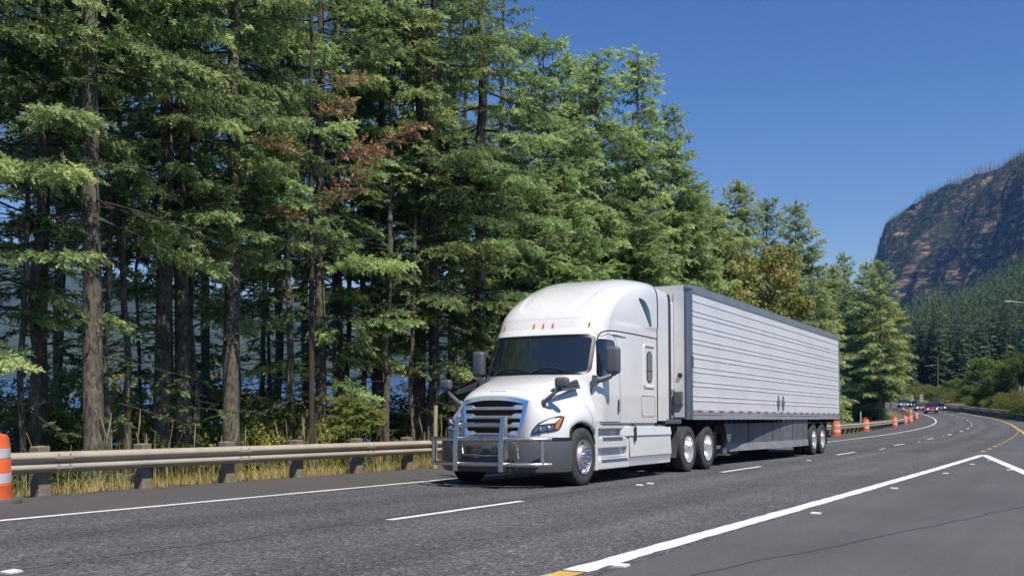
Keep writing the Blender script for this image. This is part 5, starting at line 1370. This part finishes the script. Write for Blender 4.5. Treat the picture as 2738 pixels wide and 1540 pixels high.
def plant(name, meshes, loc, rz, sc, label, cat, group=None, mats=None, names=('trunk', 'crown'), rx=0.0, ry=0.0):
    e = empty(name, tuple(loc), rz); e.scale = (sc, sc, sc) if not isinstance(sc, tuple) else sc; e.rotation_euler = (rx, ry, rz)
    for nm, me, mt in zip(names, meshes, mats):
        o = bpy.data.objects.new(nm, me); COL.objects.link(o); o.parent = e
        if not me.materials: me.materials.append(mt)
    tag(e, label, cat, group); return e
NM = [M['bark'], M['needles']]
import time; _t0 = time.time()
KW = dict(spr=.30, step=.20)
A_NEAR = [conifer(1, H=24, h0=6.0, Rm=3.8, nb=84, r0=.20, gap=.2, **KW), conifer(2, H=24, h0=7.5, Rm=3.5, nb=76, r0=.23, lean=.012, gap=.25, **KW), conifer(3, H=22, h0=4.0, Rm=3.6, nb=92, r0=.17, gap=.15, **KW), conifer(4, H=25, h0=12.0, Rm=3.0, nb=64, r0=.17, gap=.25, dead=42, spr=.40, step=.30), conifer(5, H=26, h0=13.5, Rm=3.3, nb=62, r0=.19, gap=.25, dead=42, spr=.40, step=.30)]
B_MID = [conifer(11, H=20, h0=1.0, Rm=4.6, nb=270, density=1.35, spr=.60, step=.42, dead=6, r0=.17), conifer(12, H=19, h0=1.0, Rm=4.0, nb=240, density=1.35, spr=.60, step=.42, dead=6, r0=.16, gap=.3), conifer(13, H=20, h0=1.2, Rm=3.8, nb=210, density=1.35, spr=.60, step=.42, dead=6, asym=.25, gap=.25)]
B_MID.append(conifer(14, H=20, h0=4.6, Rm=5.0, nb=190, density=1.3, spr=.55, step=.42, dead=8, r0=.2))
POLE = [conifer(21, H=19, h0=12, Rm=1.7, nb=60, spr=.5, step=.34, dead=40, r0=.095, gap=.3), conifer(22, H=17, h0=10.5, Rm=1.4, nb=55, spr=.5, step=.34, dead=42, r0=.075, gap=.3)]
print("conifers", round(time.time() - _t0, 1), [len(m[1].polygons) for m in A_NEAR + B_MID + POLE])
def at_px(u, o):
    """point on the bank line at lateral offset o (straight part) seen at photo column u"""
    X = (u - 1369) / F; D_ = o / (X * CS - SN); return D_ * (X * SN + CS)
def bank_pt(u=None, o=-17.0, s=None):
    y = at_px(u, o) if s is None else s + 0.0
    if s is None and y > 45:                                   # follow the curve
        best = None
        for ss in np.arange(20, 320, .5):
            p = surf(ss, o); px = to_px(p)[0]
            if best is None or abs(px - u) < best[0]: best = (abs(px - u), ss)
        y = best[1] if s is None else s
    p = surf(y, o); d = -13.55 - o
    return Vector((p[0], p[1], bank_z(y, d) - .1)), y
rt = np.random.default_rng(77)
# front row beside the guardrail: (photo column, offset, variant, scale, label)
front = [
 (-60, -17.4, 2, .95, 'bright low-branched fir at the left edge of the photo, leaning over the orange barrel'),
 (112, -19.5, 3, .80, 'thin bare dark fir trunk just right of the left orange barrel'),
 (246, -16.6, 0, 1.0, 'thick grey-barked fir left of all other thick trunks, green boughs hanging over its bare base'),
 (425, -18.2, 1, .92, 'slender grey fir trunk standing second among the thick trunks behind the rail'),
 (492, -18.0, 0, .96, 'dark rough fir trunk close beside the slender grey one'),
 (615, -17.2, 1, .90, 'mottled grey fir trunk standing alone right of the close dark pair'),
 (862, -18.6, 2, 1.02, 'heavy twin-looking fir just left of the small bright sapling'),
 (905, -20.0, 0, 1.0, 'dark fir directly behind the small bright sapling'),
 (1022, -19.0, 3, .92, 'thin fir trunk right of the small bright sapling'),
 (1125, -18.2, 0, 1.05, 'thick straight fir left of the truck hood mirror'),
 (1165, -17.6, 2, 1.08, 'tall full fir with drooping boughs directly above the far hood mirror'),
 (1290, -17.4, 0, 1.12, 'tallest fir, its right side cut sharply against the sky above the windscreen'),
]
for i, (u, o, v, sc, lab) in enumerate(front):
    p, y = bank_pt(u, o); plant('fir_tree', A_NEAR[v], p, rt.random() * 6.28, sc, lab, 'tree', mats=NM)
# second row and deeper
lab2 = 'dark fir standing in the row behind the front trunks on the river bank'
for i, (u, o, v, sc) in enumerate([(175, -26.5, 3, .95), (545, -25, 4, .9), (735, -22.5, 3, .93), (830, -27, 4, 1.05), (960, -24.5, 3, 1.0), (1120, -27, 4, 1.1), (1215, -22.0, 0, 1.05), (1265, -25, 4, 1.08), (1350, -20.5, 0, .95)]):
    p, y = bank_pt(u, o); plant('fir_tree', A_NEAR[v], p, rt.random() * 6.28, sc, lab2, 'tree', 'firs in the row behind the front trunks', mats=NM)
lab3 = 'thin pole-like fir with bare lower trunk between the larger firs'
for i in range(22):
    u = -40 + 1300 * (i + rt.random() * .7) / 22; o = -rt.uniform(16.8, 25); p, y = bank_pt(u, o)
    plant('pole_fir', POLE[i % 2], p, rt.random() * 6.28, rt.uniform(.8, 1.1), lab3, 'tree', 'thin pole firs on the bank', mats=NM)
# the skyline firs right of the tall one: (column of the top, row of the top, offset, variant)
sky_t = [(1457, 100, -19.0, 0, 'spire-topped fir standing right of the tallest fir'), (1548, 166, -21.0, 1, 'dark fir with narrow top, left one of the close pair above the sleeper cab'), (1590, 150, -19.5, 2, 'fir of the close pair above the sleeper cab, right one with higher top'), (1706, 152, -18.5, 2, 'open-crowned fir with one long upswept bough right of the close pair'),
         (1778, 285, -17.5, 0, 'dense round-shouldered fir above the front of the trailer'), (1850, 455, -16.8, 0, 'bushy fir over the trailer whose shoulder drops steeply to the right'), (1880, 505, -17.5, 0, 'fir filling the notch between the bushy fir and the feathery pointed one'), (1925, 560, -16.8, 3, 'lower fir just left of the feathery pointed one above the trailer'), (1974, 489, -18.5, 1, 'pointed fir with feathery tip above the middle of the trailer'), (2043, 536, -20, 2, 'small dark-tipped fir right of the feathery pointed one'), (2137, 542, -18.5, 0, 'symmetrical broad fir standing alone against the sky above the rear of the trailer'),
         (2252, 680, -18, 0, 'fir right of the symmetrical one, above the rear edge of the trailer'), (2320, 705, -20, 1, 'last dark fir top before the cliff'), (2210, 720, -17, 0, 'low wide fir just behind the trailer end')]
def top_fit(u, v, o, i, lab, name='fir_tree', meshes=B_MID, H=(20, 19, 20, 20), grp=None, mats=NM):
    p, y = bank_pt(u, o); Z = -p.x * SN + p.y * CS; top = CAMZ + (VH - v) / F * Z; sc = (top - p.z) / H[i]
    return plant(name, meshes[i], p, rt.random() * 6.28, (sc * .5 + .5 * max(sc, .75), sc * .5 + .5 * max(sc, .75), sc), lab, 'tree', grp, mats=mats)
for (u, v, o, i, lab) in sky_t: top_fit(u, v, o, i, lab)
lab4 = 'mid-green fir filling the row behind the trailer'
for k in range(26):
    u = 1390 + 960 * (k + rt.random() * .8) / 26; v = np.interp(u, [1390, 1600, 1750, 1850, 1920, 2000, 2150, 2350], [330, 400, 430, 500, 560, 610, 650, 770]) + rt.uniform(0, 110)
    top_fit(u, v, -rt.uniform(16.2, 24), k % 3, lab4, grp='firs filling the row behind the trailer')
# ---------------------------------------------------------------- broadleaf plants, sapling, grass, hillside trees
BL = [broadleaf(31, H=9, Rm=3.6, n=3000, leaf=.42), broadleaf(32, H=7, Rm=3.0, n=2400, leaf=.36, lobes=20), broadleaf(33, H=2.2, Rm=1.8, h0=.1, n=2600, leaf=.13, stems=4, lobes=26), broadleaf(34, H=11, Rm=3.9, h0=4.3, n=3600, leaf=.38, lobes=22)]
LM = [M['bark'], M['leaves']]; LG = [M['bark'], M['leaves_green']]
BLG = [(a.copy(), b.copy()) for (a, b) in BL]
BLR = [(a.copy(), b.copy()) for (a, b) in BL[:1]]
for (a, b) in BLR: b.materials.clear(); b.materials.append(M['leaves_rust']); a.materials.clear(); a.materials.append(M['bark'])
for (a, b) in BLG: b.materials.clear(); b.materials.append(M['leaves_green'])
for (a, b) in BL: b.materials.clear(); b.materials.append(M['leaves'])
for (a, b) in BL + BLG: a.materials.clear(); a.materials.append(M['bark'])
def bl(u, v, o, i, lab, green=False, rust=False, w=1.0, grp=None, s=None, sink=.1):
    p, y = bank_pt(u, o) if s is None else bank_pt(None, o, s); Z = -p.x * SN + p.y * CS; top = CAMZ + (VH - v) / F * Z; sc = (top - p.z) / (9, 7, 2.2, 11)[i]
    return plant('broadleaf_tree', (BLR if rust else BLG if green else BL)[i], p, rt.random() * 6.28, (sc * w, sc * w, sc), lab, 'tree', grp, mats=LG if green else LM)
bl(2030, 690, -15.0, 0, 'rusty yellow maple crown rising above the middle of the trailer', w=.8, rust=True)
bl(2325, 790, -17.0, 3, 'yellow-green maple with sunlit leaves just right of the trailer end', w=1.0)
bl(2365, 850, -20.5, 3, 'yellow-green maple behind the barrels, right of the sunlit one', w=1.0)
bl(2262, 920, -16.0, 3, 'low dark green maple touching the rear corner of the trailer', True, w=1.0)
bl(2262, 1085, -15.0, 2, 'leafy green bush behind the guardrail at the trailer end', True, w=1.2)
lb = 'backlit yellow-green broadleaf tree low on the river bank behind the fir trunks'
for (u, v, o, i) in [(20, 1120, -20, 2), (345, 1110, -22, 2), (560, 1165, -20, 2), (505, 960, -31, 1), (985, 1130, -21, 2), (1235, 1050, -25, 1), (700, 1160, -20, 2)]: bl(u, v, o, i, lb, grp='backlit broadleaf trees on the bank')
# near sapling with a domed crown
sm_ = conifer(41, H=2.9, h0=1.75, Rm=.58, nb=64, spr=.19, step=.11, dead=4, r0=.045, gap=0, top_tuft=.5, droop=3.0)
p, y = bank_pt(964, -14.7); Z = -p.x * SN + p.y * CS; tp = CAMZ + (VH - 1030) / F * Z
sc = (tp - p.z) / 2.9; plant('fir_sapling', sm_, p, 1.0, (1.0, 1.0, sc), 'small bright green fir sapling with a domed crown just above the guardrail', 'tree', mats=[M['bark'], M['sapling']])
# big boughed firs at the right end of the row
top_fit(2368, 700, -18.0, 3, 'large fir right of the trailer whose long sunlit boughs reach out over the road')
top_fit(2400, 800, -21.5, 3, 'fir behind the long-boughed one at the end of the row')
lab5 = 'fir in the dark wood on the inside of the bend'
for k in range(14):
    s = 135 + 13 * k; p, y = bank_pt(None, -rt.uniform(21.5, 30), s); plant('fir_tree', B_MID[k % 3], p, rt.random() * 6.28, rt.uniform(.55, .8), lab5, 'tree', 'firs on the inside of the bend', mats=NM)
# dead rusty boughs on a fir: wood and brown needles of one weathered tree
def brown_fir(loc, specs):
    e = empty('dead_fir', tuple(loc)); rng = np.random.default_rng(9); H = 17.0
    zz = np.linspace(0, H, 14); tv, tf = tubes_np([np.stack([zz * 0, zz * 0, zz], -1)], [.07 * (1 - zz / H) + .015], 8); link('trunk', np_mesh('trunk', tv, tf, smooth=True), M['limb'], e)
    for (h, az, L, rise) in specs:
        k = np.linspace(0, 1, 7); d = np.array([math.cos(az), math.sin(az)]); Q_ = np.stack([d[0] * L * k, d[1] * L * k, h + rise * L * k ** 1.4], -1)
        bp = [Q_]; br = [np.linspace(.035, .006, 7)]; P = []; D = []; U = []; Sz = []; Tt = []
        for t in np.linspace(.25, 1, int(L * 9)):
            p_ = np.array([np.interp(t, k, Q_[:, a]) for a in range(3)])
            for sg in (1, -1):
                dd = np.array([d[0] - sg * d[1], d[1] + sg * d[0], rng.uniform(-.4, .6)]); dd /= np.linalg.norm(dd); l2 = (.30 * L * (1.05 - t) + .15) * rng.uniform(.5, 1.2)
                bp.append(np.array([p_, p_ + dd * l2])); br.append(np.array([.007, .002]))
                for j in range(max(1, int(l2 / .28))): P.append(p_ + dd * l2 * rng.random()); D.append(dd + rng.normal(size=3) * .4); U.append(rng.normal(size=3) + np.array([0, 0, 1])); Sz.append(.25); Tt.append(.45 + rng.normal() * .25)
        bv, bf = tubes_np(bp, br, 3); fv, ff, ft = scatter(TEMPL, np.array(P), np.array(D), np.array(U), np.array(Sz), np.array(Tt), rng)
        w = link('dead_bough', np_mesh('dead_bough', bv, bf), M['deadwood'], e); link('dead_needles', np_mesh('dead_needles', fv, ff, ft), M['brown'], w)
    return e
p, y = bank_pt(835, -16.5); Z = -p.x * SN + p.y * CS
hz_ = lambda v: CAMZ + (VH - v) / F * (Z - 1.4) - p.z
right_az = TH            # towards the right of the photo
be = brown_fir(p, [(hz_(410), right_az - .35, 2.9, .25), (hz_(395), right_az - 1.9, 2.2, .05), (hz_(540), right_az - .75, 2.3, .42), (hz_(570), right_az - 1.9, 1.6, .05), (hz_(290), right_az - .9, 1.8, .1), (hz_(190), right_az - .6, 1.9, -.05)])
tag(be, 'dying fir with rust-brown dead boughs left of the middle of the wood', 'tree')
# grass beside the shoulder
def blades(n, s0, s1, d0, d1, h0, h1, w, seed, tint, tv=.15, lean=.35, pw=1.0):
    r = np.random.default_rng(seed); s = r.uniform(s0, s1, n); d = d0 + (d1 - d0) * r.random(n) ** pw
    base = surf(s, -13.62 - d); base[:, 2] = surf(s, -13.55)[:, 2] + np.interp(d, BD, BZ) - .03
    h = r.uniform(h0, h1, n) * (.6 + .8 * np.clip(vnoise(s * .9, d * 2 + 7, seed) + .5, 0, 1)); a = r.random(n) * 6.28; ln = r.normal(size=n) * lean * h; dx = np.cos(a) * ln; dy = np.sin(a) * ln; b = r.random(n) * 6.28; wx = np.cos(b) * w; wy = np.sin(b) * w
    V = np.stack([base + np.stack([wx, wy, 0 * h], -1), base - np.stack([wx, wy, 0 * h], -1), base + np.stack([dx * .4 - wx * .7, dy * .4 - wy * .7, h * .6], -1), base + np.stack([dx * .4 + wx * .7, dy * .4 + wy * .7, h * .6], -1), base + np.stack([dx, dy, h], -1), base + np.stack([dx + wx * .2, dy + wy * .2, h * .98], -1)], 1).reshape(-1, 3)
    k = np.arange(n)[:, None] * 6; Fc = np.concatenate([k + [0, 1, 2, 3], k + [3, 2, 4, 5]]); t = np.repeat(np.clip(tint + r.normal(size=n) * tv + vnoise(s * .7, d * 1.3, seed + 3) * .5, 0, 1), 6)
    return V, Fc, t
parts = [blades(30000, 2, 30, .0, 2.0, .04, .27, .0045, 1, .68, tv=.2, pw=.8), blades(16000, 30, 75, .04, 1.8, .08, .36, .008, 2, .7), blades(9000, 75, 170, .04, 2.0, .15, .5, .018, 3, .5), blades(12000, 2, 40, .5, 3.5, .2, .6, .006, 4, .18, tv=.2), blades(900, 2, 45, .2, 1.6, .55, .95, .005, 5, .6, lean=.12)]
V = []; Fc = []; Tn = []; b = 0
for (v, f_, t) in parts: V.append(v); Fc.append(f_ + b); Tn.append(t); b += len(v)
tag(link('grass', np_mesh('grass', np.concatenate(V), np.concatenate(Fc), np.concatenate(Tn)), M['grass']), kind='stuff')
# dry stalks standing above the rail
r5 = np.random.default_rng(12); stalks = []
st_me = MB(); st_me.tube([(0, 0, 0), (.01, 0, .5), (.03, .01, .82)], [.005, .0045, .004], 5); st_me.tube([(.03, .01, .80), (.045, .01, .98), (.05, .01, 1.16)], [.008, .014, .004], 6)
so0 = st_me.build('dry_stalk', M['stalk'] if 'stalk' in M else pbr('dry_stalk', (.30, .24, .15), .9)); first = True
for k in range(26):
    u = r5.choice([r5.uniform(220, 420), r5.uniform(430, 760), r5.uniform(760, 900), r5.uniform(1120, 1190)]); o_ = -r5.uniform(13.95, 14.9); p, y = bank_pt(u, o_)
    o = so0 if first else so0.copy()
    if not first: COL.objects.link(o)
    first = False; o.location = p; o.scale = (1, 1, r5.uniform(.85, 1.3)); o.rotation_euler = (r5.normal() * .12, r5.normal() * .12, r5.random() * 6.28)
    tag(o, 'dry tan seed stalk standing up behind the guardrail', 'plant', 'dry seed stalks behind the guardrail')
# ---- hillside conifers
FCN = [far_conifer(51), far_conifer(52, Rm=3.0, nb=55), far_conifer(53, Rm=4.2, nb=64)]
FCM = [(np_mesh('trunk', *a), np_mesh('crown', *b)) for (a, b) in FCN]
for (a, b) in FCM: a.materials.append(M['bark']); b.materials.append(M['needles_far'])
LITE = [far_conifer(61, nb=19), far_conifer(62, nb=18, Rm=3.0)]
rh = np.random.default_rng(88)
def hill_pt(u, D_):
    x, y = polar_xy(u, D_); z = float(front_h(u, D_)) + float(fbm(np.array(x), np.array(y), 60, 4, 40)) * 6; return (float(x), float(y), z)
cand = []
for k in range(2600):
    D_ = math.sqrt(rh.uniform(285 ** 2, 1080 ** 2)); u = rh.uniform(2330, 2830); cand.append((D_, u))
cand.sort(); nn = 0
grpn = 'conifers covering the hillside beyond the bend'
Pm, Dm = [], []; stuffV = []; stuffF = []; stuffT = []; b = 0; tV = []; tF = []; tb = 0
for (D_, u) in cand:
    p = hill_pt(u, D_); sc = rh.uniform(.75, 1.3)
    if nn < 190:
        nn += 1; plant('conifer', FCM[nn % 3], (p[0], p[1], p[2] - .6), rh.random() * 6.28, sc, 'dark green conifer on the forested hillside beyond the bend', 'tree', grpn, mats=[M['bark'], M['needles_far']])
    else:
        (t0, f0), (fv, ff, ft) = LITE[int(rh.integers(2))]; a = rh.random() * 6.28; ca, sa = math.cos(a) * sc, math.sin(a) * sc
        Rm_ = np.array([[ca, sa, 0], [-sa, ca, 0], [0, 0, sc]]); v = fv @ Rm_ + np.array(p) - [0, 0, .6]
        stuffV.append(v); stuffF.append(ff + b); stuffT.append(np.clip(ft + rh.normal() * .15, 0, 1)); b += len(v)
print('hill', nn, b)
# scrub trees on the cliff
ncl = 0
for k in range(3400):
    u = rh.uniform(2325, 2790); Dt, zt = cliff_top(u); D_ = Dt - rh.uniform(-70, 330); 
    z = float(cliff_h(np.array(u), np.array(D_))); x, y = polar_xy(u, D_)
    if z < 20: continue
    (t0, f0), (fv, ff, ft) = LITE[int(rh.integers(2))]; sc = rh.uniform(.4, .95)
    if vnoise(np.array(x / 90), np.array(y / 90), 5) < -.16: continue
    v = fv * sc + np.array([x, y, z - 1]); stuffV.append(v); stuffF.append(ff + b); stuffT.append(np.clip(ft - .1 + rh.normal() * .15, 0, 1)); b += len(v); ncl += 1
tag(link('distant_forest', np_mesh('distant_forest', np.concatenate(stuffV), np.concatenate(stuffF), np.concatenate(stuffT)), M['needles_far']), kind='stuff')
# burnt snags on the ridge
sn = MB(); sn.tube([(0, 0, 0), (.15, 0, 12), (.1, .1, 25)], [.75, .6, .25], 5)
for k in range(16):
    h = 6 + k * 1.1; a = k * 2.4; sn.tube([(.1, 0, h), (math.cos(a) * 1.3, math.sin(a) * 1.3, h + .4)], [.16, .08], 3)
s0 = sn.build('burnt_snag', M['snag']); first = True
for k in range(230):
    u = 2362 + 380 * (k + rh.random()) / 230; Dt, zt = cliff_top(u); D_ = Dt + rh.uniform(-30, 25); x, y = polar_xy(u, D_); z = float(cliff_h(np.array(u), np.array(D_)))
    o = s0 if first else s0.copy()
    if not first: COL.objects.link(o)
    first = False; sc = rh.uniform(.4, .95); o.scale = (sc, sc, sc); o.location = (x, y, z - 1.5); o.rotation_euler = (rh.normal() * .03, rh.normal() * .03, rh.random() * 6)
    tag(o, 'grey burnt tree trunk standing bare along the cliff top', 'dead tree', 'burnt bare trunks along the cliff top')
# trees and bushes behind the right barrier
def verge_pt(u, D_, lift=.4):
    x, y = polar_xy(u, D_); best = None
    for s in np.arange(40, 420, 2.0):
        q = surf(s, float(bar_off(s)) + 4); d = (q[0] - x) ** 2 + (q[1] - y) ** 2
        if best is None or d < best[0]: best = (d, q[2])
    return (float(x), float(y), best[1] + lift - .4)
vb = [(2640, 965, 185, 0, True, 'round pale green tree with a billowing crown behind the right barrier', 1.25), (2735, 950, 165, 0, True, 'dark olive tree cut by the right edge of the photo behind the barrier', 1.1), (2510, 950, 300, 0, True, 'slender bright green tree behind the tall thin lamp pole', .55),
      (2560, 1010, 275, 1, True, 'medium green tree on the outside of the bend, left of the pale round one', 1.0), (2475, 1035, 330, 1, True, 'light green tree behind the white sign', .9), (2595, 1020, 240, 1, True, 'small olive tree touching the left side of the pale round one', .8)]
for (u, v, D_, i, g, lab, w) in vb:
    p = verge_pt(u, D_); top = CAMZ + (VH - v) / F * D_; sc = (top - p[2]) / (9, 7, 2.2)[i]; plant('broadleaf_tree', BLG[i], p, rh.random() * 6, (sc * w, sc * w, sc), lab, 'tree', mats=LG)
lab6 = 'leafy green bush growing behind the right-hand barrier'
for k in range(46):
    u = 2440 + 330 * (k + rh.random()) / 46; D0 = float(np.interp(u, [2440, 2530, 2629, 2738, 2770], [330, 275, 175, 114, 105])); D_ = D0 + rh.uniform(12, 27); p = verge_pt(u, D_); sc = rh.uniform(.8, 1.5)
    plant('bush', BLG[2] if k % 3 else BL[2], p, rh.random() * 6, (sc * 1.2, sc * 1.2, sc), lab6, 'bush', 'bushes behind the right-hand barrier', mats=LG)

for k in range(34):
    s_ = 235 + 260 * (k + rh.random()) / 34; o_ = float(bar_off(s_)) + rh.uniform(4, 12); q = surf(s_, o_); sc = rh.uniform(1.1, 2.2)
    plant('bush', (BLG[2] if k % 3 else BL[2]), (q[0], q[1], q[2] + .2), rh.random() * 6, (sc * 1.2, sc * 1.2, sc), 'leafy green bush far down the road beyond the oncoming cars', 'bush', 'bushes far down the road beyond the cars', mats=LG)
# tell the members of the countable groups apart by their place
ORD = ['leftmost', 'second from left', 'third from left', 'fourth from left', 'fifth from left', 'sixth from left', 'seventh from left', 'eighth from left', 'ninth from left', 'tenth from left', '11th from left', '12th from left', '13th from left', '14th from left', '15th from left', '16th from left', '17th from left', '18th from left', '19th from left', '20th from left', '21st from left', '22nd from left', '23rd from left', '24th from left', '25th from left', '26th from left', '27th from left', '28th from left']
SHORT = {'thin pole firs on the bank': 'thin pole-like fir with bare lower trunk', 'firs in the row behind the front trunks': 'dark fir behind the front trunks on the bank', 'firs filling the row behind the trailer': 'mid-green fir in the row behind the trailer', 'firs on the inside of the bend': 'fir in the dark wood inside the bend', 'backlit broadleaf trees on the bank': 'backlit yellow-green broadleaf low on the river bank'}
bpy.context.view_layer.update()
for g, sh_ in SHORT.items():
    L_ = [o for o in COL.objects if o.get('group') == g and o.parent is None]; L_.sort(key=lambda o: to_px(o.location)[0])
    for i, o in enumerate(L_): o['label'] = sh_ + ', ' + ORD[min(i, 27)]
